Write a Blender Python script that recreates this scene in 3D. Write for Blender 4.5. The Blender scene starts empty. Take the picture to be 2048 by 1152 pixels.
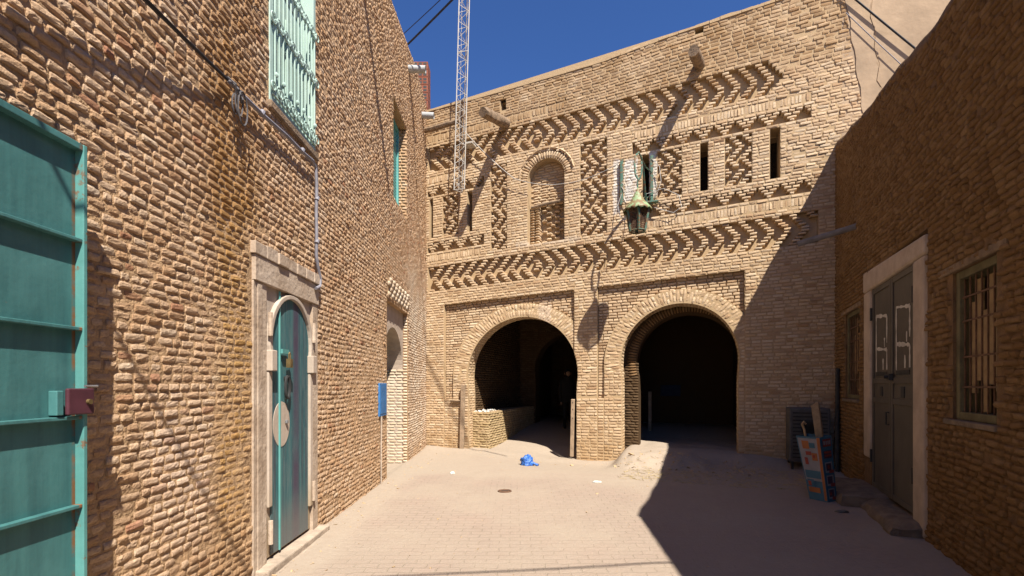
import bpy, bmesh, math, random
import numpy as np
from mathutils import Vector, noise as mnoise
R = math.radians
scene = bpy.context.scene
col = scene.collection
rng = np.random.default_rng(7)
random.seed(7)

# ------------------------------------------------------------------ camera, sky, sun, exposure
cam_data = bpy.data.cameras.new('camera')
cam = bpy.data.objects.new('camera', cam_data); col.objects.link(cam)
cam.location = (0, 0, 1.6); cam.rotation_euler = (R(90), 0, 0)
cam_data.sensor_width = 36; cam_data.lens = 955 / 2048 * 36
cam_data.shift_y = (770 - 576) / 2048
cam_data.clip_start = 0.05; cam_data.clip_end = 3000
scene.camera = cam

SUN = Vector((0.32, -0.68, 1.0)).normalized()          # direction towards the sun
elev = math.asin(SUN.z)
world = bpy.data.worlds.new('World'); scene.world = world; world.use_nodes = True
wn = world.node_tree.nodes; wl = world.node_tree.links
bg = wn['Background']; sky = wn.new('ShaderNodeTexSky')
sky.sky_type = 'NISHITA'; sky.sun_disc = False
sky.sun_elevation = elev; sky.sun_rotation = math.atan2(SUN.x, SUN.y)
sky.altitude = 400; sky.air_density = 1.0; sky.dust_density = 0.0; sky.ozone_density = 4.0
tint = wn.new('ShaderNodeMix'); tint.data_type = 'RGBA'; tint.blend_type = 'MULTIPLY'; tint.inputs[0].default_value = 1
wl.new(sky.outputs[0], tint.inputs[6]); tint.inputs[7].default_value = (.60, .86, 1.30, 1)
wl.new(tint.outputs[2], bg.inputs[0]); bg.inputs[1].default_value = 0.05
sd = bpy.data.lights.new('sun', 'SUN'); sun = bpy.data.objects.new('sun', sd); col.objects.link(sun)
sd.energy = 5.0; sd.angle = R(0.53); sd.color = (1.0, 0.93, 0.82)
sun.rotation_euler = SUN.to_track_quat('Z', 'Y').to_euler()
sun.location = SUN * 60
scene.view_settings.view_transform = 'Standard'; scene.view_settings.look = 'None'
scene.view_settings.gamma = 1; scene.view_settings.exposure = 1.2
scene.cycles.max_bounces = 8; scene.cycles.diffuse_bounces = 5

# ------------------------------------------------------------------ material helpers
ALB = .72
class NT:
    def __init__(s, name, rough=0.9, spec=0.2):
        s.m = bpy.data.materials.new(name); s.m.use_nodes = True
        s.n = s.m.node_tree.nodes; s.l = s.m.node_tree.links
        s.b = s.n['Principled BSDF']; s.b.inputs['Roughness'].default_value = rough
        s.b.inputs['Specular IOR Level'].default_value = spec
        s._pos = None
    def pos(s):
        if s._pos is None: s._pos = s.n.new('ShaderNodeNewGeometry').outputs['Position']
        return s._pos
    def link(s, a, b):
        if isinstance(a, (int, float)): b.default_value = a
        elif isinstance(a, tuple): b.default_value = a if len(a) == 4 else (*a, 1)
        else: s.l.new(a, b)
    def vec(s, scale):
        v = s.n.new('ShaderNodeVectorMath'); v.operation = 'MULTIPLY'
        s.l.new(s.pos(), v.inputs[0]); v.inputs[1].default_value = scale
        return v.outputs[0]
    def noise(s, scale, detail=4, rough=.55, vec=None, dist=0):
        t = s.n.new('ShaderNodeTexNoise'); t.inputs['Scale'].default_value = scale
        t.inputs['Detail'].default_value = detail; t.inputs['Roughness'].default_value = rough
        t.inputs['Distortion'].default_value = dist
        s.l.new(vec if vec is not None else s.pos(), t.inputs['Vector']); return t.outputs['Fac']
    def ramp(s, f, stops):
        r = s.n.new('ShaderNodeValToRGB'); e = r.color_ramp.elements
        while len(e) < len(stops): e.new(0.5)
        for k, (p, c) in enumerate(stops):
            e[k].position = p
            e[k].color = (c, c, c, 1) if isinstance(c, (int, float)) else (*c, 1)
        s.l.new(f, r.inputs[0]); return r.outputs[0]
    def mix(s, f, a, b, mode='MIX'):
        m = s.n.new('ShaderNodeMix'); m.data_type = 'RGBA'; m.blend_type = mode
        s.link(f, m.inputs[0]); s.link(a, m.inputs[6]); s.link(b, m.inputs[7]); return m.outputs[2]
    def math(s, op, a, b=0.0):
        m = s.n.new('ShaderNodeMath'); m.operation = op
        s.link(a, m.inputs[0]); s.link(b, m.inputs[1]); return m.outputs[0]
    def attr(s, name):
        a = s.n.new('ShaderNodeAttribute'); a.attribute_name = name; return a.outputs['Fac']
    def sep(s):
        x = s.n.new('ShaderNodeSeparateXYZ'); s.l.new(s.pos(), x.inputs[0]); return x.outputs
    def band(s, v, a, b, soft):
        """1 inside [a,b], fading over soft"""
        m1 = s.n.new('ShaderNodeMapRange'); m1.interpolation_type = 'SMOOTHSTEP'
        s.l.new(v, m1.inputs[0]); m1.inputs[1].default_value = a - soft; m1.inputs[2].default_value = a + soft
        m2 = s.n.new('ShaderNodeMapRange'); m2.interpolation_type = 'SMOOTHSTEP'
        s.l.new(v, m2.inputs[0]); m2.inputs[1].default_value = b - soft; m2.inputs[2].default_value = b + soft
        m2.inputs[3].default_value = 1; m2.inputs[4].default_value = 0
        return s.math('MULTIPLY', m1.outputs[0], m2.outputs[0])
    def bump(s, h, dist=.01, strength=1.0):
        b = s.n.new('ShaderNodeBump'); b.inputs['Distance'].default_value = dist
        b.inputs['Strength'].default_value = strength
        s.l.new(h, b.inputs['Height']); s.l.new(b.outputs[0], s.b.inputs['Normal'])
    def color(s, c):      # lowers all base colours alike, so bounced light fills the shade less
        s.link(s.mix(1.0, c, (ALB, ALB, ALB), 'MULTIPLY'), s.b.inputs['Base Color']); return s

def simple(name, c, rough=.8, var=.25, scale=8, bump=0.0, metal=0.0, c2=None, spec=.3):
    t = NT(name, rough, spec)
    f = t.noise(scale, 5, .6)
    d = tuple(x * (1 - var) for x in c) if c2 is None else c2
    t.color(t.ramp(f, [(.35, d), (.65, c)]))
    t.b.inputs['Metallic'].default_value = metal
    if bump: t.bump(t.noise(scale * 6, 4), bump)
    return t.m

def brick_mat(name, stops, grime=(.30, .19, .10), grime_amt=.5, stains=(), bump=.006, wash=()):
    t = NT(name, .95, .1)
    c = t.ramp(t.attr('rnd'), stops)
    f = t.noise(9, 6, .65)
    c = t.mix(t.ramp(f, [(.3, grime_amt), (.65, 0.0)]), c, grime)
    g = t.noise(.9, 5, .6)
    c = t.mix(t.math('MULTIPLY', t.ramp(g, [(.42, 0.0), (.72, 1.0)]), grime_amt), c, grime)
    c = t.mix(t.ramp(t.noise(60, 3, .7), [(.3, .35), (.62, 0.0)]), c, tuple(x * .55 for x in grime))
    xyz = t.sep()
    for (axis, a, b, soft, z0, z1, zs, colr, amt) in stains:
        m = t.math('MULTIPLY', t.band(xyz[axis], a, b, soft), t.band(xyz[2], z0, z1, zs))
        n = t.ramp(t.noise(2.2, 5, .65), [(.3, .15), (.6, 1.0)])
        c = t.mix(t.math('MULTIPLY', t.math('MULTIPLY', m, n), amt), c, colr)
    if wash:                                             # daubs of whitewash on the arcade front
        dp = t.n.new('ShaderNodeVectorMath'); dp.operation = 'DOT_PRODUCT'; t.l.new(t.pos(), dp.inputs[0]); dp.inputs[1].default_value = (.934, -.358, 0)
        al = t.math('ADD', t.math('ADD', dp.outputs['Value'], 6.4224), t.math('MULTIPLY', t.math('SUBTRACT', t.noise(7, 4, .6), .5), .16))
        for (t0, t1, z0, z1, colr, amt) in wash:
            m = t.math('MULTIPLY', t.band(al, t0, t1, .015), t.band(xyz[2], z0, z1, .04))
            n = t.ramp(t.noise(16, 5, .7), [(.36, .2), (.5, 1.0)])
            c = t.mix(t.math('MULTIPLY', t.math('MULTIPLY', m, n), amt), c, colr)
    t.color(c)
    h = t.math('ADD', t.noise(26, 6, .75), t.math('MULTIPLY', t.noise(90, 4, .7), .35))
    t.bump(h, bump)
    return t.m

TAN = [(0.0, (.50, .31, .18)), (.12, (.62, .43, .265)), (.45, (.74, .545, .355)), (.8, (.79, .60, .405)), (1.0, (.81, .655, .47))]
M = {}
WASH = [(4.74, 4.88, 5.35, 6.55, (.80, .74, .66), .9), (4.98, 5.26, 5.60, 6.50, (.80, .75, .68), .95), (5.50, 5.66, 5.62, 6.58, (.80, .74, .66), .9), (2.45, 4.0, 4.86, 4.97, (.78, .66, .52), .6), (3.0, 3.3, 3.0, 3.6, (.68, .55, .44), .5)]
M['facade'] = brick_mat('facade_brick', TAN, (.54, .38, .22), .25,
    stains=[(2, 7.7, 9.5, .35, 7.6, 9.5, .2, (.30, .17, .07), .75), (2, -.5, .5, .35, -.5, .7, .3, (.42, .26, .12), .7)],
    wash=WASH)
M['mortar_a'] = brick_mat('arcade_mortar', [(0, (.58, .42, .25)), (1, (.58, .42, .25))], (.50, .35, .20), .3, wash=WASH)
M['left'] = brick_mat('left_brick', [(0, (.43, .20, .13)), (.07, (.55, .35, .21)), (.5, (.67, .472, .315)), (.88, (.74, .555, .395)), (1, (.78, .63, .47))],
    (.54, .32, .16), .35,
    stains=[(1, 3.38, 3.95, .10, .45, 3.4, .4, (.50, .29, .10), .9), (1, 3.25, 3.95, .18, 2.6, 9, .5, (.36, .19, .07), .85), (1, 2.9, 3.9, .3, -.5, .55, .25, (.34, .20, .10), .7), (1, 2.75, 3.3, .18, .6, 1.5, .3, (.74, .58, .46), .6), (1, 3.4, 6.0, .7, 5.2, 9, .9, (.46, .26, .12), .6),
            (2, -1, .5, .45, -1, .5, .45, (.40, .25, .14), .5), (1, 6.5, 13, .7, 5.8, 9.5, .8, (.55, .37, .22), .35),
            (1, 9.9, 12.6, .5, .3, 4.0, .7, (.78, .68, .55), .8)], bump=.013)
M['right'] = brick_mat('shaded_right_brick', [(0, (.21, .12, .055)), (.3, (.265, .16, .08)), (.7, (.32, .20, .102)), (1, (.37, .245, .138))],
    (.25, .14, .062), .5, stains=[(2, -1, 1.0, .4, -1, 1.0, .4, (.22, .12, .045), .7)], bump=.009)  # brick colour lowered to deepen the shade on this wall
M['inner'] = brick_mat('shaded_inner_brick', [(0, (.10, .06, .03)), (.5, (.14, .09, .05)), (1, (.18, .12, .07))], (.09, .055, .03), .5)  # very dark brick: the passages' deep shade is put into the colour
M['bench'] = brick_mat('mossy_bench_brick', [(0, (.38, .27, .14)), (.5, (.50, .375, .21)), (1, (.58, .45, .27))], (.36, .26, .12), .4)
M['limewash'] = brick_mat('limewashed_brick', [(0, (.58, .44, .30)), (.5, (.72, .585, .43)), (1, (.78, .67, .53))], (.58, .43, .29), .3)
M['mortar_l'] = simple('mortar_left', (.62, .40, .22), .95, .4, 6, .02)
M['mortar_f'] = simple('mortar_facade', (.62, .44, .25), .95, .35, 7, .012)
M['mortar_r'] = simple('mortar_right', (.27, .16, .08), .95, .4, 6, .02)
M['shade_backing'] = simple('shade_backing', (.05, .035, .022), .95, .4, 3, .02)  # near-black colour standing for darkness behind slits, windows and door
M['plaster'] = simple('pink_plaster', (.53, .385, .255), .95, .28, 1.3, .008)
M['old_plaster'] = simple('old_plaster', (.55, .44, .34), .95, .35, 5, .01)
M['white_plaster'] = simple('white_plaster', (.60, .48, .38), .95, .25, 4, .006)
M['stone'] = simple('pale_stone', (.60, .48, .37), .9, .3, 3.2, .010, c2=(.42, .31, .22))
M['step'] = simple('worn_step', (.28, .21, .15), .9, .4, 6, .02)
M['wood'] = simple('old_wood', (.36, .25, .16), .85, .5, 9, .01)
M['wood_post'] = simple('weathered_post', (.46, .33, .22), .85, .35, 9, .006)
M['wood_pale'] = simple('pale_wood', (.50, .34, .18), .85, .35, 9, .005)
M['white_metal'] = simple('white_metal', (.62, .58, .52), .6, .2, 10)
M['grey_pipe'] = simple('grey_pipe', (.50, .52, .53), .5, .25, 7)
M['black_cable'] = simple('black_cable', (.03, .03, .035), .6, .3, 10)
M['grey_cable'] = simple('grey_cable', (.30, .29, .33), .6, .3, 10)
M['coil'] = simple('dusty_dark_cable', (.16, .15, .155), .6, .5, 14)
M['pale_cable'] = simple('pale_cable', (.55, .52, .48), .7, .3, 10)
M['rust'] = simple('rusty_iron', (.22, .12, .07), .85, .5, 12, .005)
M['iron'] = simple('dark_iron', (.05, .05, .05), .6, .4, 10)
M['red_brick'] = simple('hollow_red_brick', (.30, .10, .06), .9, .3, 9, .006)
M['blue_metal'] = simple('blue_metal', (.06, .22, .52), .5, .2, 6)
M['straw'] = simple('dry_straw', (.62, .48, .24), .9, .3, 10)
M['navy'] = simple('navy_board', (.02, .035, .08), .7, .2, 6)
M['blue_plastic'] = simple('blue_plastic', (.05, .20, .70), .3, .35, 12, .01, spec=.5)
M['white_litter'] = simple('white_litter', (.75, .74, .70), .8, .1, 12)
M['maroon'] = simple('maroon_paint', (.11, .035, .05), .5, .3, 10)
M['brass'] = simple('brass', (.30, .21, .09), .5, .4, 12, metal=.5)
M['steel'] = simple('steel', (.45, .45, .45), .4, .3, 12, metal=.7)
M['grey_paint'] = simple('grey_door_paint', (.125, .108, .09), .6, .25, 2.5, .002)
M['white_paint'] = simple('white_paint', (.70, .66, .60), .8, .3, 14)
M['olive'] = simple('olive_paint', (.20, .17, .09), .8, .4, 7, .004)
M['glass'] = simple('dusty_glass', (.10, .13, .13), .25, .3, 3, spec=.5)
M['black'] = simple('black_cloth', (.012, .012, .014), .95, .3, 10)
M['skin'] = simple('skin', (.35, .20, .13), .6, .15, 10)
M['carton_kraft'] = simple('kraft_board', (.52, .33, .15), .85, .15, 6)
M['tealcard'] = simple('teal_card', (.06, .16, .21), .6, .15, 8)
M['whitecard'] = simple('white_card', (.34, .31, .29), .6, .15, 8)
M['redcard'] = simple('red_card', (.36, .06, .035), .6, .2, 9)
M['orangecard'] = simple('orange_card', (.46, .15, .04), .6, .2, 9)
M['darkcard'] = simple('dark_card', (.10, .05, .06), .6, .2, 9)
M['acgrey'] = simple('weathered_grey_sheet', (.13, .125, .12), .6, .35, 6)

def teal_mat(name, c, c2, rustx=.62, streak=True, rough=.55, edge=None):
    t = NT(name, rough, .35)
    v = t.vec((3, 14, 1.0)) if streak else t.pos()
    f = t.noise(1.3, 6, .6, v)
    cc = t.ramp(f, [(.3, c2), (.7, c)])
    cc = t.mix(t.ramp(t.noise(2.5, 6, .7), [(.45, 0), (.8, .5)]), cc, tuple(min(1, x * 1.25 + .04) for x in c))
    cc = t.mix(t.ramp(t.noise(11, 6, .75), [(rustx, 0.0), (rustx + .06, .85)]), cc, (.23, .11, .05))
    if edge:                                             # rust bleeding along the weld by the stile
        m = t.math('MULTIPLY', t.band(t.sep()[1], edge[0], edge[1], .006), t.ramp(t.noise(5, 6, .7, t.vec((1, 1, 1.4))), [(.42, 0), (.56, 1)]))
        cc = t.mix(m, cc, (.27, .12, .05))
    t.color(cc); t.bump(t.math('ADD', t.noise(40, 3), t.math('MULTIPLY', t.noise(2.2, 2), 12.0)), .001); return t.m
M['teal_gate'] = teal_mat('teal_gate_paint', (.072, .225, .22), (.045, .145, .148), .68, edge=(2.148, 2.170))
M['teal_edge'] = teal_mat('teal_edge_paint', (.12, .345, .32), (.085, .27, .255), .58, False)
M['teal_window'] = teal_mat('pale_teal_paint', (.50, .64, .56), (.36, .53, .47), .68, False, .7)
M['teal_shutter'] = teal_mat('teal_shutter_paint', (.16, .46, .43), (.11, .36, .34), .74)
M['lantern_green'] = teal_mat('lantern_green', (.11, .22, .16), (.07, .16, .12), .50, False)
M['lantern_roof'] = teal_mat('lantern_roof_paint', (.34, .44, .22), (.25, .37, .19), .46, False)
t = NT('teal_door_planks', .6, .3)
f = t.noise(1.0, 5, .6, t.vec((1, 22, .35)))
c = t.ramp(f, [(.34, (.045, .05, .07)), (.46, (.035, .13, .15)), (.60, (.06, .185, .195)), (.78, (.12, .235, .24))])
c = t.mix(t.ramp(t.noise(6, 6, .7, t.vec((1, 6, .8))), [(.45, 0), (.7, .6)]), c, (.17, .22, .225))
ys = t.sep()
c = t.mix(t.math('MULTIPLY', t.band(ys[1], 4.58, 4.70, .035), t.ramp(t.noise(3, 4), [(.3, .5), (.6, 1.0)])), c, (.075, .06, .10))
c = t.mix(t.math('MULTIPLY', t.band(ys[2], -.2, .42, .22), .7), c, (.20, .19, .18))
t.color(c); t.bump(t.noise(1.5, 4, .6, t.vec((1, 40, .5))), .004); M['teal_door'] = t.m
t = NT('door_beige', .8, .2)
c = t.ramp(t.noise(2, 6, .65, t.vec((1, 6, 1.2))), [(.3, (.46, .37, .29)), (.7, (.60, .50, .41))])
c = t.mix(t.math('MULTIPLY', t.band(t.sep()[2], -.2, .55, .3), .8), c, (.36, .26, .15))
t.color(c); t.bump(t.noise(20, 4), .003); M['door_beige'] = t.m

# ground: dusty interlocking pavers under blown sand
t = NT('dusty_pavers', .95, .15)
bt = t.n.new('ShaderNodeTexBrick'); bt.inputs['Scale'].default_value = 1.0
mp = t.n.new('ShaderNodeVectorMath'); mp.operation = 'ADD'
dn = t.n.new('ShaderNodeTexNoise'); dn.inputs['Scale'].default_value = 6; t.l.new(t.pos(), dn.inputs['Vector'])
dm = t.n.new('ShaderNodeVectorMath'); dm.operation = 'SCALE'; dm.inputs[3].default_value = .05
t.l.new(dn.outputs['Color'], dm.inputs[0]); t.l.new(t.pos(), mp.inputs[0]); t.l.new(dm.outputs[0], mp.inputs[1])
t.l.new(mp.outputs[0], bt.inputs['Vector'])
bt.inputs['Brick Width'].default_value = .21; bt.inputs['Row Height'].default_value = .105
bt.inputs['Mortar Size'].default_value = .008; bt.inputs['Mortar Smooth'].default_value = .4; bt.inputs['Bias'].default_value = 0
bt.inputs['Color1'].default_value = (.385, .295, .24, 1); bt.inputs['Color2'].default_value = (.36, .275, .225, 1)
bt.inputs['Mortar'].default_value = (.345, .275, .21, 1)
sand = t.ramp(t.noise(14, 6, .7), [(.3, (.39, .315, .245)), (.7, (.435, .36, .285))])
xy = t.sep()
cover = t.noise(.55, 6, .62)
edge = t.attr('sand')
cov = t.math('ADD', cover, edge)
pink = t.mix(t.ramp(t.noise(1.2, 5, .6), [(.5, 0), (.75, .6)]), bt.outputs['Color'], (.41, .285, .23))
c = t.mix(t.ramp(cov, [(.34, .18), (.63, .98)]), pink, sand)
c = t.mix(t.ramp(t.noise(3.5, 6, .7), [(.58, 0), (.75, .4)]), c, (.33, .245, .175))
t.color(c)
hh = t.math('ADD', t.math('MULTIPLY', t.math('MULTIPLY', bt.outputs['Fac'], -.8), t.math('SUBTRACT', 1.0, t.ramp(cov, [(.34, 0.1), (.63, .97)]))), t.math('MULTIPLY', t.noise(30, 6, .7), 1.2))
t.bump(hh, .009); M['ground'] = t.m

# ------------------------------------------------------------------ mesh helpers
class MB:
    def __init__(s): s.v = []; s.f = []
    def add(s, vs, fs):
        o = len(s.v); s.v += [tuple(p) for p in vs]; s.f += [tuple(i + o for i in f) for f in fs]
    def hexa(s, p):   # 8 points: bottom ring 0-3, top ring 4-7
        s.add(p, [(3, 2, 1, 0), (4, 5, 6, 7), (0, 1, 5, 4), (1, 2, 6, 5), (2, 3, 7, 6), (3, 0, 4, 7)])
    def box(s, mp, u0, u1, z0, z1, d0, d1):
        s.hexa([mp(u0, z0, d0), mp(u1, z0, d0), mp(u1, z0, d1), mp(u0, z0, d1),
                mp(u0, z1, d0), mp(u1, z1, d0), mp(u1, z1, d1), mp(u0, z1, d1)])
    def tube(s, pts, r, n=8, caps=True):
        pts = [Vector(p) for p in pts]; rr = r if isinstance(r, (list, tuple)) else [r] * len(pts)
        o = len(s.v); up = None
        for i, p in enumerate(pts):
            d = (pts[min(i + 1, len(pts) - 1)] - pts[max(i - 1, 0)]).normalized()
            if up is None:
                up = d.cross(Vector((0, 0, 1)))
                if up.length < .05: up = d.cross(Vector((1, 0, 0)))
            up = (up - d * up.dot(d)).normalized(); w = d.cross(up)
            for k in range(n):
                a = 2 * math.pi * k / n
                s.v.append(tuple(p + (up * math.cos(a) + w * math.sin(a)) * rr[i]))
        for i in range(len(pts) - 1):
            for k in range(n):
                a = o + i * n + k; b = o + i * n + (k + 1) % n
                s.f.append((a, b, b + n, a + n))
        if caps:
            s.f.append(tuple(o + k for k in range(n))[::-1])
            e = o + (len(pts) - 1) * n; s.f.append(tuple(e + k for k in range(n)))
    def lathe(s, c, prof, n=16, caps=True):   # prof: list of (r,z)
        o = len(s.v)
        for r, z in prof:
            for k in range(n):
                a = 2 * math.pi * k / n; s.v.append((c[0] + r * math.cos(a), c[1] + r * math.sin(a), c[2] + z))
        for i in range(len(prof) - 1):
            for k in range(n):
                a = o + i * n + k; b = o + i * n + (k + 1) % n; s.f.append((a, b, b + n, a + n))
        if caps:
            s.f.append(tuple(o + k for k in range(n))[::-1]); e = o + (len(prof) - 1) * n
            s.f.append(tuple(e + k for k in range(n)))
    def build(s, name, mat, parent=None, smooth=False, bevel=0):
        me = bpy.data.meshes.new(name); me.from_pydata(s.v, [], s.f); me.validate(); me.update()
        o = bpy.data.objects.new(name, me); col.objects.link(o)
        me.materials.append(M[mat] if isinstance(mat, str) else mat)
        bm = bmesh.new(); bm.from_mesh(me)
        bmesh.ops.recalc_face_normals(bm, faces=bm.faces)
        bm.to_mesh(me); bm.free()
        if smooth:
            me.shade_smooth()
            try: me.set_sharp_from_angle(angle=R(40))
            except Exception: pass
        if bevel:
            b = o.modifiers.new('bevel', 'BEVEL'); b.width = bevel; b.segments = 2; b.limit_method = 'ANGLE'
        if parent: o.parent = parent; o.matrix_parent_inverse = parent.matrix_world.inverted()
        return o

def tag(o, label, cat, group=None, kind=None):
    if label: o['label'] = label
    if cat: o['category'] = cat
    if group: o['group'] = group
    if kind: o['kind'] = kind
    return o
def thing(name, label, cat, loc=(0, 0, 0), group=None):
    o = bpy.data.objects.new(name, None); col.objects.link(o); o.location = loc
    o.empty_display_size = .2
    bpy.context.view_layer.update()
    return tag(o, label, cat, group)

def vn(a, b, seed=0):      # smooth value noise in [-1,1], vectorised
    a = np.asarray(a, float) + seed * 17.13; b = np.asarray(b, float) + seed * 5.71
    ia = np.floor(a); ib = np.floor(b); fa = a - ia; fb = b - ib
    fa = fa * fa * (3 - 2 * fa); fb = fb * fb * (3 - 2 * fb)
    def h(x, y):
        s = np.sin(x * 127.1 + y * 311.7 + seed * 13.7) * 43758.5453
        return (s - np.floor(s)) * 2 - 1
    return ((h(ia, ib) * (1 - fa) + h(ia + 1, ib) * fa) * (1 - fb) + (h(ia, ib + 1) * (1 - fa) + h(ia + 1, ib + 1) * fa) * fb)

class Bricks:
    """collects bricks (centre u,z, size w,h, front and back depth) and turns them into one numpy mesh"""
    def __init__(s): s.b = []
    def add(s, u, z, w, h, front, back, tilt=0.0): s.b.append((u, z, w, h, front, back, tilt))
    def arrays(s, mapper, su, sv, rough, round_=.35, slant=.012, seed=1, rim=.9, pil=.35):
        B = np.array(s.b); N = len(B); g = np.random.default_rng(seed)
        su = np.array(su); sv = np.array(sv); nu = len(su); nv = len(sv)
        SU, SV = np.meshgrid(su, sv)           # (nv,nu)
        SU = SU[None]; SV = SV[None]
        w = B[:, 2][:, None, None]; h = B[:, 3][:, None, None]
        # rounded outline: corner radius in metres relative to each half size
        cu = np.clip((np.abs(SU) * w / 2 - (w / 2 - round_ * h)) / (round_ * h), 0, 1)
        cv = np.clip((np.abs(SV) - (1 - 2 * round_)) / (2 * round_), 0, 1)
        k = np.sqrt(np.maximum(cu * cu + cv * cv, 1e-9)); k = np.where(k > 1, 1 / k, 1.0)
        X = np.sign(SU) * np.where(cu > 0, (w / 2 - round_ * h) + cu * k * round_ * h, np.abs(SU) * w / 2)
        Z = np.sign(SV) * np.where(cv > 0, (h / 2 - round_ * h) + cv * k * round_ * h, np.abs(SV) * h / 2)
        e = np.maximum(np.abs(SU), np.abs(SV))
        eu = np.abs(SU); ev = np.abs(SV)
        prof = (1 - pil * ev ** 3) * (1 - .6 * pil * eu ** 5)
        prof = np.where(e > .999, 0.0, prof) * np.ones((N, 1, 1))
        rimm = e > .999
        D = B[:, 5][:, None, None] + (B[:, 4] - B[:, 5])[:, None, None] * prof
        tx = g.normal(0, slant, (N, 1, 1)); tz = g.normal(0, slant, (N, 1, 1))
        n = g.normal(0, 1, (N, nv, nu)) * rough
        D = D + np.where(rimm, 0, n + tx * SU + tz * SV)
        jit = rough * .8
        X = X + g.normal(0, 1, (N, nv, nu)) * jit * np.where(rimm, .7, 1)
        Z = Z + g.normal(0, 1, (N, nv, nu)) * jit * np.where(rimm, .7, 1)
        a = B[:, 6][:, None, None]; ca = np.cos(a); sa = np.sin(a)
        U = B[:, 0][:, None, None] + X * ca - Z * sa
        ZZ = B[:, 1][:, None, None] + X * sa + Z * ca
        P = mapper(U, ZZ, D)
        V = np.stack(P, -1).reshape(-1, 3)
        ii = np.arange(nu - 1); jj = np.arange(nv - 1); I, J = np.meshgrid(ii, jj)
        q = np.stack([J * nu + I, J * nu + I + 1, (J + 1) * nu + I + 1, (J + 1) * nu + I], -1).reshape(-1, 4)
        Fc = (q[None] + (np.arange(N) * nu * nv)[:, None, None]).reshape(-1, 4)
        rnd = np.repeat(g.beta(1.25, 1.25, N), q.shape[0])
        return V, Fc, rnd
def mesh_from(parts, name, mat, parent=None, flip=False, extra=None, extra_mat=None, flat=False):
    """parts: list of (V,F,rnd); extra: MB of flat mortar surfaces (second material)"""
    Vs = []; Fs = []; Rn = []; off = 0; sm = []
    for V, Fc, rnd in parts:
        Vs.append(V); Fs.append(Fc + off); Rn.append(rnd); off += len(V)
    nb = sum(len(f) for f in Fs)
    if extra:
        ev = np.array(extra.v, float); ef = np.array([f if len(f) == 4 else (f[0], f[1], f[2], f[2]) for f in extra.f])
        Vs.append(ev); Fs.append(ef + off); Rn.append(np.full(len(ef), .5))
    V = np.concatenate(Vs); Fc = np.concatenate(Fs); Rn = np.concatenate(Rn)
    if flip: Fc[:nb] = Fc[:nb, ::-1]
    me = bpy.data.meshes.new(name)
    me.vertices.add(len(V)); me.vertices.foreach_set('co', V.astype(np.float32).ravel())
    me.loops.add(Fc.size); me.loops.foreach_set('vertex_index', Fc.astype(np.int32).ravel())
    me.polygons.add(len(Fc)); me.polygons.foreach_set('loop_start', np.arange(0, Fc.size, 4, dtype=np.int32))
    me.polygons.foreach_set('loop_total', np.full(len(Fc), 4, np.int32))
    smooth = np.zeros(len(Fc), bool); smooth[:nb] = not flat
    me.polygons.foreach_set('use_smooth', smooth)
    mi = np.zeros(len(Fc), np.int32); mi[nb:] = 1
    me.materials.append(M[mat])
    if extra: me.materials.append(M[extra_mat])
    me.polygons.foreach_set('material_index', mi)
    at = me.attributes.new('rnd', 'FLOAT', 'FACE'); at.data.foreach_set('value', Rn.astype(np.float32))
    me.update(calc_edges=True)
    o = bpy.data.objects.new(name, me); col.objects.link(o)
    if parent: o.parent = parent; o.matrix_parent_inverse = parent.matrix_world.inverted()
    return o
FINE_U = (-1, -.9, -.62, -.2, .25, .65, .9, 1); FINE_V = (-1, -.86, -.45, 0, .45, .86, 1)
MID_U = (-1, -.88, -.4, .4, .88, 1); MID_V = (-1, -.78, 0, .78, 1)

# ------------------------------------------------------------------ the three wall planes
def fmap(u, z, d):           # arcade front: u along the wall from its left corner, d towards the court
    ramp = np.interp(z, [0, 3.6, 7.6, 8.6, 12], [0, 1, 1, .8, .8])
    zz = z + .042 * u * ramp + np.interp(u, [0, 2, 4.4, 5.2, 6.0, 7.8, 9.2], [0, 0, .04, .12, .20, .30, .36]) * np.interp(z, [7.4, 8.6], [0, 1])    # the parapet climbs to the right
    return (-2.2 + .934 * u - .358 * d, 12.2 - .358 * u - .934 * d, zz)
def fm(u, z, d): return tuple(float(q) for q in fmap(u, z, d))
def fl(u, z, d): return (-2.2 + .934 * u - .358 * d, 12.2 - .358 * u - .934 * d, z)    # same plane, true heights
def lmap(u, z, d):           # long house wall on the left: u = distance from the camera
    k = np.clip((np.asarray(u, float) - 7) / 5.2, 0, 1)
    return (-2.1 - .1 * k + d, u + 0 * k, z + 0 * k)
def lm(u, z, d): return tuple(float(q) for q in lmap(u, z, d))
def rmap(u, z, d): return (3.86 + .409 * u - .913 * d, 4 + .913 * u + .409 * d, z + 0 * np.asarray(u, float))
def rm(u, z, d): return tuple(float(q) for q in rmap(u, z, d))
def wmap(u, z, d): return (u, d, z)

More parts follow.
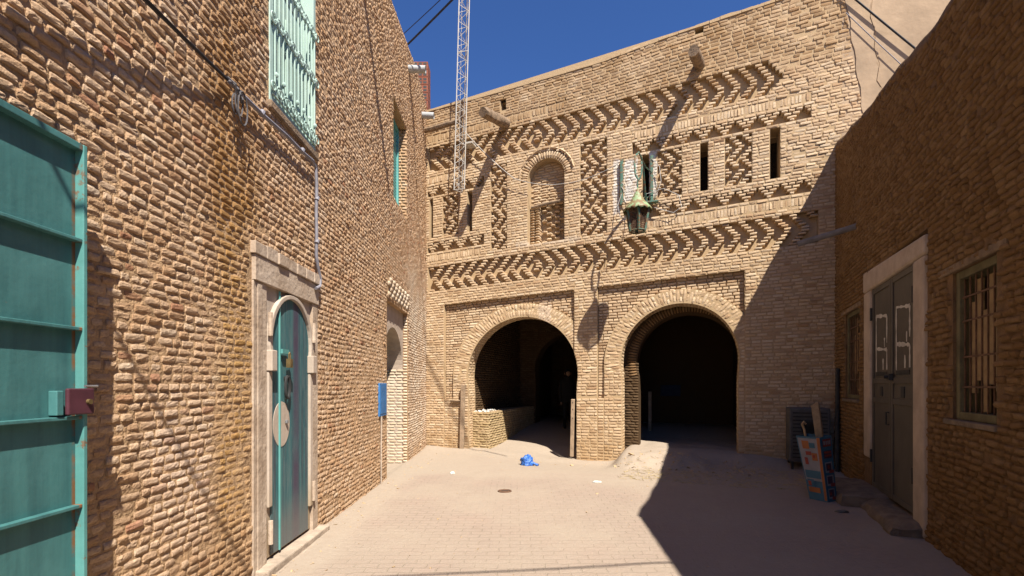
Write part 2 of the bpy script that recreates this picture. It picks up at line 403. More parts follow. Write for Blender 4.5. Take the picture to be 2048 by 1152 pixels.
def grid_wall(mb, mp, us, zs, holes, d, top=None, thick=None):
    """flat wall sheet at depth d with rectangular holes, plus reveals / back / top when thick is set"""
    us = sorted(set([round(x, 4) for x in us] + [round(q, 4) for h in holes for q in h[:2]]))
    zs = sorted(set([round(x, 4) for x in zs] + [round(q, 4) for h in holes for q in h[2:4]]))
    zt = (lambda u: 1e9) if top is None else top
    cells = []
    for i in range(len(us) - 1):
        for j in range(len(zs) - 1):
            uc = (us[i] + us[i + 1]) / 2; zc = (zs[j] + zs[j + 1]) / 2
            if any(h[0] < uc < h[1] and h[2] < zc < h[3] for h in holes): continue
            a, b = us[i], us[i + 1]; z0, z1 = zs[j], zs[j + 1]
            ta, tb = zt(a), zt(b)
            if z0 >= ta and z0 >= tb: continue
            q = [(a, min(z0, ta)), (b, min(z0, tb)), (b, min(z1, tb)), (a, min(z1, ta))]
            cells.append(q)
    cnt = {}
    for q in cells:
        mb.add([mp(u, z, d) for u, z in q], [(0, 1, 2, 3)])
        if thick:
            mb.add([mp(u, z, d - thick) for u, z in q], [(3, 2, 1, 0)])
            for k in range(4):
                e = tuple(sorted([tuple(round(x, 4) for x in q[k]), tuple(round(x, 4) for x in q[(k + 1) % 4])]))
                cnt[e] = cnt.get(e, 0) + 1
    for (p, q), c in cnt.items():
        if c == 1 and p != q:
            mb.add([mp(p[0], p[1], d), mp(q[0], q[1], d), mp(q[0], q[1], d - thick), mp(p[0], p[1], d - thick)], [(0, 1, 2, 3)])

def in_holes(u, z, w, h, holes, m=.0):
    return any(a - m < u + w / 2 and u - w / 2 < b + m and c - m < z + h / 2 and z - h / 2 < e + m for a, b, c, e in holes)

# ================================================================== LEFT HOUSE
left = thing('brick_house', 'tall tan brick house on the left with a narrow teal arched door and barred window', 'house', (-2.1, 6, 0))
def ltop(y): return float(np.interp(y, [0, 8.2, 10.3, 11.3, 12.3], [8.3, 8.35, 8.7, 8.8, 8.75]))
L_HOLES = [(3.86, 5.10, 0, 2.76), (4.12, 5.08, 4.02, 6.3), (8.57, 9.74, 4.98, 6.8), (8.09, 9.84, 0, 3.06)]
mb = MB()
grid_wall(mb, lm, list(np.arange(-3, 12.31, .5)) + [12.26], list(np.arange(0, 9.1, .5)), L_HOLES, .001, ltop, .4)
near = Bricks(); far = Bricks()
z = .0; row = 0
while z < 8.85:
    ch = .054 + random.uniform(-.004, .004)
    u = 1.35 + random.uniform(0, .15)
    while u < 12.2:
        w = random.choice((random.uniform(.065, .10), random.uniform(.085, .13), random.uniform(.11, .165)))
        uc = u + w / 2; zc = z + ch / 2
        wav = .016 * float(vn(uc * .8, zc * .6, 3)) + .008 * float(vn(uc * 2.1, zc * 1.2, 4))
        zz = zc + wav
        ok = not in_holes(uc, zz, w - .02, ch - .02, L_HOLES, 0)
        if zz + ch / 2 > ltop(uc) + .01: ok = False
        if 8.1 < uc < 9.86 and 3.12 < zz < 3.48:      # little dog-tooth band over the far doorway
            ok = False
        if random.random() < .006: ok = False
        if ok and not in_holes(uc, zz, w, ch, L_HOLES, -.005) or ok:
            rough_zone = float(vn(uc * .5, zz * .45, 9))
            pr = float(np.interp(zz, [0, .8, 2.0, 3.2, 9], [.011, .007, .006, .011, .011])) + .003 * rough_zone + random.gauss(0, .003)
            if 3.3 < uc < 3.86 and .6 < zz < 2.2: pr *= .6
            pr *= float(np.interp(uc, [1.5, 5, 8, 12], [1.1, 1.0, 1.15, 1.3]))
            (near if uc < 5.2 else far).add(uc, zz, w - random.uniform(.009, .017), ch - random.uniform(.008, .014),
                                            max(.004, pr), -.02, random.gauss(0, .028))
        u += w
    z += ch; row += 1
pn = near.arrays(lmap, FINE_U, FINE_V, .0010, .30, .0022, 11, pil=.26)
pf = far.arrays(lmap, MID_U, MID_V, .0013, .27, .003, 12, pil=.22)
mesh_from([pn, pf], 'wall', 'left', left, extra=mb, extra_mat='mortar_l', flat=True)
dg = Bricks()
for r_ in range(4):
    for q in range(7):
        dg.add(8.22 + q * .25 + (.125 if r_ % 2 else 0), 3.17 + r_ * .088, .135, .082, .034, -.02, random.gauss(0, .05))
mesh_from([dg.arrays(lmap, MID_U, MID_V, .0016, .2, .003, 17, pil=.12)], 'dogtooth_band', 'limewash', left)
# roof deck behind the parapet
mb = MB(); mb.box(wmap, -7, -2.5, 7.9, 8.1, -3, 12.2); mb.box(wmap, -7, -6.8, 0, 7.88, -3, 12.2)
mb.build('roof', 'mortar_l', left)

# --- blue arched door in its stone surround
mb = MB()
mb.box(lm, 3.85, 4.06, 0, 2.45, -.14, .016)
mb.box(lm, 4.98, 5.11, 0, 2.45, -.14, .022)
mb.box(lm, 3.85, 5.11, 2.452, 2.66, -.14, .034)
for k in range(7):                                     # row of slabs on the lintel
    a = 3.83 + k * .186
    mb.box(lm, a, a + .181, 2.663, 2.77 + random.uniform(-.008, .006), -.14, .05 + random.uniform(-.008, .008))
mb.box(lm, 3.90, 3.97, .0, 2.43, .0165, .026)            # raised strip on the near jamb
mb.build('door_frame', 'stone', left, bevel=.012)
mb = MB(); mb.box(lm, 3.88, 5.2, -.05, .085, -.3, .12); mb.box(lm, 4.0, 5.05, -.05, .03, .122, .15)
mb.build('door_step', 'old_plaster', left, bevel=.02)
def dlm(u, z, d): return lm(u, z, d + .108)
DC = 4.525
door = MB(); door.box(dlm, 4.062, 4.978, .11, 2.45, -.17, -.115)
door = door.build('door', 'door_beige', left)
door['label'] = 'narrow beige door painted with a teal horseshoe arch'
def arch_outline(c, w, wn, zs, top, z0, n=22):          # horseshoe outline: wide round head, slightly narrower shaft
    pts = [(c - wn, z0), (c - wn, zs - .12)]
    for k in range(n + 1):
        a = math.pi * (1.08 - 1.16 * k / n)
        pts.append((c + w * math.cos(a), zs + (top - zs) * math.sin(a)))
    pts += [(c + wn, zs - .12), (c + wn, z0)]
    return pts
def poly_plate(mb, mp, pts, d0, d1):
    n = len(pts)
    mb.add([mp(u, z, d0) for u, z in pts] + [mp(u, z, d1) for u, z in pts],
           [tuple(range(n))[::-1], tuple(range(n, 2 * n))] + [(k, (k + 1) % n, n + (k + 1) % n, n + k) for k in range(n)])
o1 = arch_outline(DC + .01, .395, .38, 1.98, 2.405, .12)
mb = MB(); poly_plate(mb, dlm, o1, -.1135, -.108); mb.build('door_panel', 'teal_door', door)
# moulded arch band
ou = arch_outline(DC + .01, .447, .432, 1.98, 2.447, 1.9); inn = arch_outline(DC + .01, .395, .38, 1.98, 2.405, 1.9)
mb = MB()
for k in range(len(ou) - 1):
    a, b, c_, d_ = ou[k], ou[k + 1], inn[k + 1], inn[k]
    f0, f1 = -.114, -.078
    vs = [dlm(*p, f1) for p in (a, b, c_, d_)] + [dlm(*p, f0) for p in (a, b, c_, d_)]
    mb.add(vs, [(0, 1, 2, 3), (0, 1, 5, 4), (2, 3, 7, 6)])
for cc in (4.105, 4.945):
    mb.box(dlm, cc - .045, cc + .045, 1.72, 1.90, -.112, -.045)
    mb.box(dlm, cc - .035, cc + .03, .55 if cc < 4.5 else .35, 1.718, -.112, -.08)
mb.build('door_moulding', 'door_beige', door, bevel=.008)
mb = MB(); pts = [(4.345 + .155 * math.cos(2 * math.pi * k / 36), 1.245 + .205 * math.sin(2 * math.pi * k / 36)) for k in range(36)]
poly_plate(mb, dlm, pts, -.1075, -.1035); mb.build('painted_disc', 'door_beige', door)
mb = MB(); mb.box(dlm, 4.285, 4.305, .12, 2.44, -.1025, -.092); mb.build('meeting_bead', 'teal_shutter', door)
mb = MB(); mb.box(dlm, 4.30, 4.42, 1.885, 1.925, -.091, -.07); mb.build('hasp', 'teal_edge', door)
mb = MB(); mb.box(dlm, 4.37, 4.42, 1.76, 1.84, -.075, -.035)
mb.tube([dlm(4.38, 1.84, -.055), dlm(4.38, 1.885, -.055), dlm(4.395, 1.90, -.055), dlm(4.41, 1.885, -.055), dlm(4.41, 1.84, -.055)], .006, 6)
mb.build('padlock', 'brass', door)
mb = MB()
kp = [dlm(4.40 + .042 * math.sin(2 * math.pi * k / 16), 1.58 + .10 * math.cos(2 * math.pi * k / 16), -.075) for k in range(17)]
mb.tube(kp, .013, 6, False); mb.lathe(dlm(4.40, 1.665, -.09), [(.0, -.02), (.022, -.01), (.022, .012), (0, .02)], 8)
mb.build('knocker', 'iron', door, True)
mb = MB(); mb.lathe(dlm(4.42, 1.26, -.095), [(.0, -.02), (.018, -.012), (.018, .012), (0, .02)], 8); mb.build('door_knob', 'steel', door, True)
for (y, zz) in ((4.075, 2.12), (4.965, 2.14), (4.08, .34), (4.965, .50)):
    mb = MB(); mb.tube([dlm(y, zz - .1, -.07), dlm(y, zz + .1, -.07)], .02, 8); mb.build('hinge', 'stone', door, True)

# --- upper barred window
def window_frame(mb, mp, u0, u1, z0, z1, fw, d0, d1):
    mb.box(mp, u0, u0 + fw, z0, z1, d0, d1); mb.box(mp, u1 - fw, u1, z0, z1, d0, d1)
    mb.box(mp, u0 + fw, u1 - fw, z0, z0 + fw, d0, d1 - .002); mb.box(mp, u0 + fw, u1 - fw, z1 - fw, z1, d0, d1 - .002)
win = MB(); window_frame(win, lm, 4.12, 5.08, 4.06, 6.3, .06, -.16, .012)
win = win.build('window', 'teal_window', left, bevel=.006)
mb = MB(); mb.box(lm, 4.09, 5.10, 3.985, 4.055, -.16, .04); mb.build('window_sill', 'wood', win, bevel=.012)
mb = MB()
mb.box(lm, 4.197, 4.595, 4.14, 6.22, -.15, -.11); mb.box(lm, 4.605, 5.003, 4.14, 6.22, -.15, -.112)
for a in (4.23, 4.64): mb.box(lm, a, a + .33, 4.2, 5.15, -.109, -.095)
mb.build('shutter', 'teal_window', win, bevel=.004)
mb = MB(); mb.box(lm, 4.23, 4.56, 5.35, 6.15, -.109, -.102); mb.box(lm, 4.64, 4.97, 5.35, 6.15, -.111, -.104); mb.build('pane', 'glass', win)
g = MB()
nb = 12
for k in range(nb):
    y = 4.185 + k * (5.02 - 4.185) / (nb - 1)
    g.tube([lm(y, 4.14, .022), lm(y, 5.32, .022)], .0085, 6)
for zz in (4.135, 4.79, 5.32): g.box(lm, 4.15, 5.05, zz - .006, zz + .006, .015, .03)
def scroll(y, zz, sgn, r=.045, up=1):
    pts = []
    for k in range(17):
        a = k / 16 * 2 * math.pi * 1.2; rr = r * (1 - .55 * k / 16)
        pts.append(lm(y + sgn * (r - rr * math.cos(a)), zz + up * rr * math.sin(a), .034))
    g.tube(pts, .007, 5)
nn = 7
for k in range(nn):
    y = 4.19 + k * (5.01 - 4.19) / (nn - 1)
    for sgn in (-1, 1):
        for (zz, up) in ((4.19, 1), (4.79, 1), (4.79, -1), (5.28, -1)):
            scroll(y, zz, sgn, .05, up)
    for zz in (4.32, 4.79, 5.24):
        g.lathe(lm(y, zz, .034), [(0, -.028), (.018, -.008), (.018, .008), (0, .028)], 6)
g.build('grille', 'teal_window', win, True)

# --- second, far teal window in its deep reveal
win = MB(); window_frame(win, lm, 8.58, 9.73, 4.985, 6.79, .08, -.24, -.15)
win.box(lm, 9.11, 9.19, 5.07, 6.70, -.24, -.152)
win = win.build('window', 'teal_shutter', left)
mb = MB(); mb.box(lm, 8.66, 9.108, 5.067, 6.70, -.23, -.19); mb.box(lm, 9.192, 9.648, 5.067, 6.70, -.23, -.19)
for zz in np.arange(5.12, 6.66, .06): mb.box(lm, 8.70, 9.08, zz, zz + .035, -.189, -.178); mb.box(lm, 9.22, 9.62, zz, zz + .035, -.189, -.178)
mb.build('shutter', 'teal_shutter', win)
br = Bricks()
for k in range(30):                                    # brick lining of the far reveal
    for q in (0, 1): br.add(-.07 - q * .11 + (.03 if k % 2 else 0), 5.02 + k * .06, .10, .05, .012, -.02)
V = br.arrays(lambda u, z, d: (lmap(9.74 + 0 * u, z, 0 * u)[0] + u, 9.735 - d + 0 * u, z), MID_U, MID_V, .002, .4, .003, 14)
mesh_from([V], 'window_reveal', 'left', left)

# --- far doorway recess with a horseshoe arch
mb = MB()
AC, AR, AZ = 8.96, .60, 2.0
def arch_sheet(mb, mp, u0, u1, z0, z1, c, r, zc, jw, d0, d1, n=28):
    """wall sheet with an arched opening from d0 (front) to d1 (back): face, soffit and jambs"""
    a0 = math.acos(max(-1, min(1, jw / r)))
    pts = [(c - jw, z0)]
    for k in range(n + 1):
        a = math.pi + a0 - (math.pi + 2 * a0) * k / n
        pts.append((c + r * math.cos(a), zc + r * math.sin(a)))
    pts.append((c + jw, z0))
    out = []
    for p in pts:
        if p[1] <= zc: out.append((u0 if p[0] < c else u1, p[1]))
        else:
            dx, dz = p[0] - c, p[1] - zc
            s = min(((u1 - c) if dx > 0 else (c - u0)) / abs(dx) if abs(dx) > 1e-6 else 1e9, (z1 - zc) / dz if dz > 1e-6 else 1e9)
            out.append((c + dx * s, zc + dz * s))
    for k in range(len(pts) - 1):
        a, b = pts[k], pts[k + 1]; A, B = out[k], out[k + 1]
        mb.add([mp(*a, d0), mp(*b, d0), mp(*B, d0), mp(*A, d0)], [(0, 1, 2, 3)])
        mb.add([mp(*a, d0), mp(*b, d0), mp(*b, d1), mp(*a, d1)], [(0, 1, 2, 3)])
        # corner fill
        if abs(A[0] - B[0]) > 1e-6 and abs(A[1] - B[1]) > 1e-6:
            cn = (A[0] if abs(A[0] - c) > abs(B[0] - c) else B[0], max(A[1], B[1]))
            mb.add([mp(*A, d0), mp(*B, d0), mp(*cn, d0)], [(0, 1, 2)])
arch_sheet(mb, lm, 8.09, 9.84, 0, 3.06, 8.97, .80, 1.88, .78, -.09, -.75)
mb.build('doorway_arch', 'white_plaster', left, True)
br = Bricks()
for k in range(50):
    zz = .03 + k * .06
    br.add(-.045, zz, .085, .05, .010, -.02)
V = br.arrays(lambda u, z, d: (lmap(9.84 + 0 * u, z, 0 * u)[0] + u, 9.836 - d + 0 * u, z), MID_U, MID_V, .0018, .35, .003, 15)
br2 = Bricks()
for k in range(32):
    zz = .03 + k * .06
    for q in range(3): br2.add(-.17 - q * .15 + (.04 if k % 2 else 0), zz, .14, .048, .004, -.01)
V2 = br2.arrays(lambda u, z, d: (lmap(9.84 + 0 * u, z, 0 * u)[0] + u, 9.748 - d + 0 * u, z), MID_U, MID_V, .0012, .35, .002, 16)
o = mesh_from([V], 'doorway_reveal', 'limewash', left); mesh_from([V2], 'doorway_jamb', 'limewash', left)
mb = MB(); mb.box(lm, 8.2, 9.75, .02, 2.75, -.85, -.78); mb.box(lm, 8.93, 8.97, .02, 2.7, -.779, -.755); mb.build('door', 'teal_shutter', left)

# ================================================================== ARCADE FRONT
arc = thing('arcade_building', 'two storey tan brick building with two dark arches and chevron brick patterns facing the court', 'building', fl(4.4, 0, 0))
CH = .062
A1 = dict(c=2.55, rx=1.39, rz=1.34, zc=1.78, ox=1.80, oz=1.68, oc=1.75)
A2 = dict(c=6.08, rx=1.18, rz=1.13, zc=1.97, ox=1.55, oz=1.43, oc=1.95)
NICHE = (2.75, 3.63, 4.77, 6.28)
SLITS = [(.10, .20), (1.17, 1.30), (5.36, 5.50), (6.52, 6.67), (7.80, 7.98)]
SZ0, SZ1 = 86 * CH, 102 * CH
FEND = 9.15
def fend(z): return float(np.interp(z, [0, 6.2, 8.3], [9.35, 9.35, 9.05]))
def ahw(A, z):
    if z <= A['zc']:
        k = min(1.0, (A['zc'] - z) / .45); return A['rx'] - .025 * k * k * (3 - 2 * k)
    q = 1 - ((z - A['zc']) / A['rz']) ** 2
    return A['rx'] * math.sqrt(q) if q > 0 else 0
def ohw(A, z):
    q = 1 - ((z - A['oc']) / A['oz']) ** 2
    return A['ox'] * math.sqrt(q) if q > 0 else 0
def nhw(z):
    if z < NICHE[2]: return 0
    if z <= NICHE[3]: return .44
    q = 1 - ((z - NICHE[3]) / .44) ** 2
    return .44 * math.sqrt(q) if q > 0 else 0
NC = 3.19
def overlay(iv, a, b, ty):
    out = []
    for (p, q, t_) in iv:
        if q <= a or p >= b: out.append((p, q, t_)); continue
        if p < a: out.append((p, a, t_))
        if q > b: out.append((b, q, t_))
    out.append((a, b, ty)); return sorted(out)
def regions(k):
    z = (k + .5) * CH; iv = [(0.0, fend(z), 'plain')]
    if k < 58:
        low = k < 20
        iv = overlay(iv, .52, 3.86, 'reclow' if low else 'rec'); iv = overlay(iv, 4.39, 7.35, 'reclow' if low else 'rec')
        for A in (A1, A2):
            if z <= A['zc'] - .17:
                iv = overlay(iv, max(A['c'] - ohw(A, A['oc']), .52 if A is A1 else 4.39), min(A['c'] + ohw(A, A['oc']), 3.86 if A is A1 else 7.35), 'reclow' if low else 'jamb')
            elif ohw(A, z) > 0:
                iv = overlay(iv, max(A['c'] - ohw(A, z), .52 if A is A1 else 4.39), min(A['c'] + ohw(A, z), 3.86 if A is A1 else 7.35), 'ring')
            h = ahw(A, z)
            if h > 0: iv = overlay(iv, A['c'] - h, A['c'] + h, 'void')
    if 64 <= k <= 73: iv = overlay(iv, .06, 8.62, 'chevL')
    if 76 <= k <= 78: iv = overlay(iv, .04, 1.52, 'sold'); iv = overlay(iv, 5.2, 8.5, 'sold')
    if 80 <= k <= 83: iv = overlay(iv, .04, 1.62, 'tri'); iv = overlay(iv, 5.15, 8.5, 'tri')
    if 103 <= k <= 106: iv = overlay(iv, .04, 1.62, 'tri'); iv = overlay(iv, 5.15, 8.5, 'tri')
    if 108 <= k <= 110: iv = overlay(iv, .04, 1.0, 'sold'); iv = overlay(iv, 5.2, 8.5, 'sold')
    if 113 <= k <= 122: iv = overlay(iv, .06, 8.05 - .06 * abs(k - 117.5), 'chevU')
    if 125 <= k <= 127: iv = overlay(iv, .04, 3.6, 'sold')
    if 77 <= k <= 109: iv = overlay(iv, 1.80, 2.22, 'panB')
    if 77 <= k <= 110: iv = overlay(iv, 4.0, 4.6, 'panA')
    if 86 <= k <= 101:
        iv = overlay(iv, .48, .92, 'panE'); iv = overlay(iv, 5.67, 6.16, 'panC'); iv = overlay(iv, 6.99, 7.48, 'panD')
        for a, b in SLITS: iv = overlay(iv, a, b, 'void')
    h = nhw(z)
    rq = 1 - ((z - NICHE[3]) / .62) ** 2
    if z > NICHE[3] and rq > 0: iv = overlay(iv, NC - .62 * math.sqrt(rq), NC + .62 * math.sqrt(rq), 'nring')
    if h > 0: iv = overlay(iv, NC - h, NC + h, 'void')
    for (a, b, z0, z1) in ((6.42, 6.58, 8.42, 8.60), (2.05, 2.20, 8.06, 8.36)):
        if z0 < z < z1: iv = overlay(iv, a, b, 'hole')
    return iv
fb = Bricks(); fmort = MB()
SLAB = -.13
PAT = {'panA': (4.0, 4.6), 'panB': (1.80, 2.22), 'panC': (5.67, 6.16), 'panD': (6.99, 7.48), 'panE': (.48, .92)}
def tri(x): x = x % 1.0; return 2 * x if x < .5 else 2 - 2 * x
for k in range(-2, 139):
    z = (k + .5) * CH
    for (a, b, ty) in regions(k):
        if ty in ('void', 'skip', 'ring', 'nring', 'hole'): continue
        if ty in ('plain', 'rec', 'reclow', 'jamb'):
            front = {'plain': 0.0, 'rec': -.095, 'reclow': -.02, 'jamb': -.035}[ty]; back = {'plain': -.05, 'rec': -.14, 'reclow': -.07, 'jamb': -.09}[ty]
            if ty != 'rec': fmort.box(fm, a, b, k * CH, (k + 1) * CH, SLAB, front - .012)
            u = a; first = True
            while u < b - .02:
                w = random.choice((random.uniform(.17, .22), random.uniform(.19, .23), random.uniform(.10, .13)))
                if first and k % 2: w = random.uniform(.08, .12)
                first = False
                if u + w > b - .06: w = b - u
                w = min(w, b - u)
                if k == 20 and 3.84 < u < 4.9: front_ = front - random.uniform(.0, .07)
                else: front_ = front
                wav = .010 * float(vn(u * .7, z * .8, 6))
                rough = .0025 if u < 7.9 else .006
                fb.add(u + w / 2, z + wav, max(.03, w - .011), CH - random.uniform(.006, .010),
                       front_ + random.gauss(0, rough), back, random.gauss(0, .012 if u < 7.9 else .035))
                u += w
        elif ty == 'sold':
            if k in (76, 108, 125):
                u = a + .03; zc = (k + 1.5) * CH
                while u < b:
                    fb.add(u, zc + random.gauss(0, .003), .052, .172, random.gauss(-.004, .005), -.05, random.gauss(0, .03))
                    u += .063
            fmort.box(fm, a, b, k * CH, (k + 1) * CH, SLAB, -.013)
        elif ty in ('chevL', 'chevU'):
            k0 = 64 if ty == 'chevL' else 113; j = k - k0; P = .30; mid = 4.5
            sh = .052 * (mid - abs(j - mid))
            n = -3
            while n * P < 9.2:
                pos = n * P + .1
                uc = pos + sh if pos > 2.75 else pos - sh + .35
                if pos > 2.75 and uc < 2.95: n += 1; continue
                if pos <= 2.75 and uc > 2.86 - .3 * sh: n += 1; continue
                if a + .05 < uc < b - .05:
                    fb.add(uc, z + random.gauss(0, .003), .138, CH - .014, random.gauss(-.008, .006), SLAB - .01, random.gauss(0, .03))
                n += 1
        elif ty == 'tri':
            k0 = 80 if k < 90 else 103; j = k - k0; P = .40
            wd = (.09, .19, .29, .38)[j]
            n = 0
            while True:
                uc = .18 + n * P; n += 1
                if uc > b + .2: break
                l, r = max(a, uc - wd / 2), min(b, uc + wd / 2)
                if r - l < .05: continue
                m = max(1, round((r - l) / .15))
                for q in range(m):
                    w = (r - l) / m
                    fb.add(l + w * (q + .5), z, w - .01, CH - .010, random.gauss(-.006, .006), SLAB - .01, random.gauss(0, .03))
        else:
            pa, pb = PAT[ty]; w = pb - pa
            j = k - 77 if ty in ('panA', 'panB') else k - 86
            bw = .125; P = .235; n4 = 5 if ty == 'panA' else 4
            ph = (j % n4) * .052; ph = ph if (j // n4) % 2 == 0 else n4 * .052 - ph
            x = pa - P + ph + .03
            while x < pb:
                l, r = max(x, pa), min(x + bw, pb)
                if r - l > .05 and random.random() > .04: fb.add((l + r) / 2, z, r - l, CH - .013, random.gauss(-.012, .010), SLAB - .01, random.gauss(0, .04))
                x += P
# slab behind the bricks, row by row, cut to the arches
OPEN = [(lambda z: (A1['c'], ahw(A1, z)), -1, A1['zc'] + A1['rz']), (lambda z: (A2['c'], ahw(A2, z)), -1, A2['zc'] + A2['rz']),
        (lambda z: (NC, nhw(z)), NICHE[2], NICHE[3] + .44)]
for a_, b_ in SLITS: OPEN.append(((lambda z, a=a_, b=b_: ((a + b) / 2, (b - a) / 2)), SZ0, SZ1))
for (a_, b_, z0_, z1_) in ((6.42, 6.58, 8.42, 8.60), (2.05, 2.20, 8.06, 8.36)):
    OPEN.append(((lambda z, a=a_, b=b_: ((a + b) / 2, (b - a) / 2)), z0_, z1_))
zl = sorted(set([round(k * CH, 4) for k in range(-2, 139)] + [round(q, 4) for f_, p, q in OPEN] + [round(p, 4) for f_, p, q in OPEN if p > 0]))
for dep in (SLAB, -.44):
    for z0, z1 in zip(zl[:-1], zl[1:]):
        zm = (z0 + z1) / 2; cuts = []
        for f_, p, q in OPEN:
            if p < zm < q:
                if dep < -.2 and f_ is OPEN[2][0]: continue
                c0, h0 = f_(z0 + 1e-5); c1, h1 = f_(min(z1, q) - 1e-5); cuts.append((c0 - h0, c1 - h1, c0 + h0, c1 + h1))
        cuts.sort(); l0 = l1 = 0.0
        for (a0, a1, b0, b1) in cuts + [(fend(z0), fend(z1), 0, 0)]:
            fmort.add([fm(l0, z0, dep), fm(a0, z0, dep), fm(a1, z1, dep), fm(l1, z1, dep)], [(0, 1, 2, 3)])
            l0, l1 = b0, b1
for f_, p, q in OPEN:                                   # soffits and reveals
    p = max(p, -.124); n = 40; zs = [p + (q - p) * math.sin(math.pi / 2 * i / n) for i in range(n + 1)]
    dep = -.40 if f_ is OPEN[2][0] else -.44
    L = []
    for zz in zs:
        c0, h0 = f_(min(zz, q - 1e-6)); L.append((c0 - h0, c0 + h0, zz))
    for i in range(n):
        for s_ in (0, 1):
            fmort.add([fm(L[i][s_], L[i][2], SLAB), fm(L[i + 1][s_], L[i + 1][2], SLAB), fm(L[i + 1][s_], L[i + 1][2], dep), fm(L[i][s_], L[i][2], dep)], [(0, 1, 2, 3)])
    fmort.add([fm(L[-1][0], q, SLAB), fm(L[-1][1], q, SLAB), fm(L[-1][1], q, dep), fm(L[-1][0], q, dep)], [(0, 1, 2, 3)])
    fmort.add([fm(L[0][0], p, SLAB), fm(L[0][1], p, SLAB), fm(L[0][1], p, dep), fm(L[0][0], p, dep)], [(0, 1, 2, 3)])
cz_ = [138 * CH + .045 + .02 * float(vn(q * .35, 1, 7)) + .012 * float(vn(q * 1.3, 3, 8)) for q in range(47)]
for q in range(46):                                                       # thin worn coping
    a_, b_ = -.1 + q * .2, -.1 + (q + 1) * .2 - (.001 if q % 3 else .012); f_ = .012 + random.uniform(-.006, .008)
    fmort.hexa([fm(a_, 138 * CH + .004, -.5), fm(b_, 138 * CH + .004, -.5), fm(b_, 138 * CH + .004, f_), fm(a_, 138 * CH + .004, f_),
                fm(a_, cz_[q], -.5), fm(b_, cz_[q + 1], -.5), fm(b_, cz_[q + 1], f_), fm(a_, cz_[q], f_)])
# arch rings
parts = [fb.arrays(fmap, MID_U, MID_V, .0012, .17, .0025, 21, pil=.10)]
def ring_back(A, ends, d):
    n = 60
    for i in range(n):
        q = []
        for a, k in ((i, 0), (i + 1, 0), (i + 1, 1), (i, 1)):
            a = ends[0] + (ends[1] - ends[0]) * a / n
            ex = A['rx'] if not k else A['ox']; ez = A['rz'] if not k else A['oz']; zc = A['zc'] if not k else A['oc']
            q.append((A['c'] + ex * math.cos(a), zc + ez * math.sin(a)))
        fmort.add([fm(u, z, d) for u, z in q], [(0, 1, 2, 3)])
        fmort.add([fm(*q[0], d), fm(*q[1], d), fm(*q[1], SLAB), fm(*q[0], SLAB)], [(0, 1, 2, 3)])
        fmort.add([fm(*q[2], d), fm(*q[3], d), fm(*q[3], SLAB), fm(*q[2], SLAB)], [(0, 1, 2, 3)])
def ring(A, n_ring, front, ends, seed, rx=None):
    b_ = Bricks(); a0, a1 = ends
    L = (a1 - a0) * (A['rx'] + .15); n = int(L / .066)
    for i in range(n):
        a = a0 + (a1 - a0) * (i + .5) / n
        cuts = [0, random.uniform(.35, .65), 1] if n_ring == 2 and i % 2 else ([0, 1] if n_ring == 1 or random.random() < .5 else [0, random.uniform(.3, .7), 1])
        for q in range(len(cuts) - 1):
            b_.add(a, (cuts[q] + cuts[q + 1]) / 2, (a1 - a0) / n, cuts[q + 1] - cuts[q] - .02, front + random.gauss(0, .003), SLAB - .02)
    return b_
def ring_arrays(A, b_, seed):
    # build each voussoir in (along, radial) metres, then bend it
    B = Bricks(); th = .33
    for (a, rm_, w, h, f_, bk, tl) in b_.b:
        B.add(a * 10, rm_ * th, .056, h * th, f_, bk, 0)
    def mp(U, Z, D):
        cen = np.array([q[0] for q in B.b])[:, None, None]
        a = cen / 10 + (U - cen) / (A['rx'] + .16)
        k = Z / th
        ex = (A['rx'] + .006) * (1 - k) + (A['ox']) * k; ez = (A['rz'] + .006) * (1 - k) + A['oz'] * k
        zc = A['zc'] * (1 - k) + A['oc'] * k
        return fmap(A['c'] + ex * np.cos(a), zc + ez * np.sin(a), D)
    return B.arrays(mp, (-1, -.84, 0, .84, 1), (-1, -.95, -.4, .4, .95, 1), .0014, .2, .003, seed, pil=.12)
for A, e, s_ in ((A1, (-.12, math.pi + .12), 31), (A2, (-.15, math.pi + .15), 32)):
    parts.append(ring_arrays(A, ring(A, 2, -.035, e, s_), s_)); ring_back(A, e, -.046)
NA = dict(c=NC, rx=.445, rz=.445, zc=NICHE[3], ox=.62, oz=.62, oc=NICHE[3])
parts.append(ring_arrays(NA, ring(NA, 1, .004, (0, math.pi), 33), 33)); ring_back(NA, (0, math.pi), -.025)
lab = Bricks()                                           # projecting label course over the niche
for i in range(9):
    a = math.pi * (.05 + .9 * (i + .5) / 9); lab.add(NC + .665 * math.cos(a), NICHE[3] + .665 * math.sin(a), .22, .05, .035, SLAB, a - math.pi / 2)
parts.append(lab.arrays(fmap, MID_U, MID_V, .0015, .4, .003, 34))
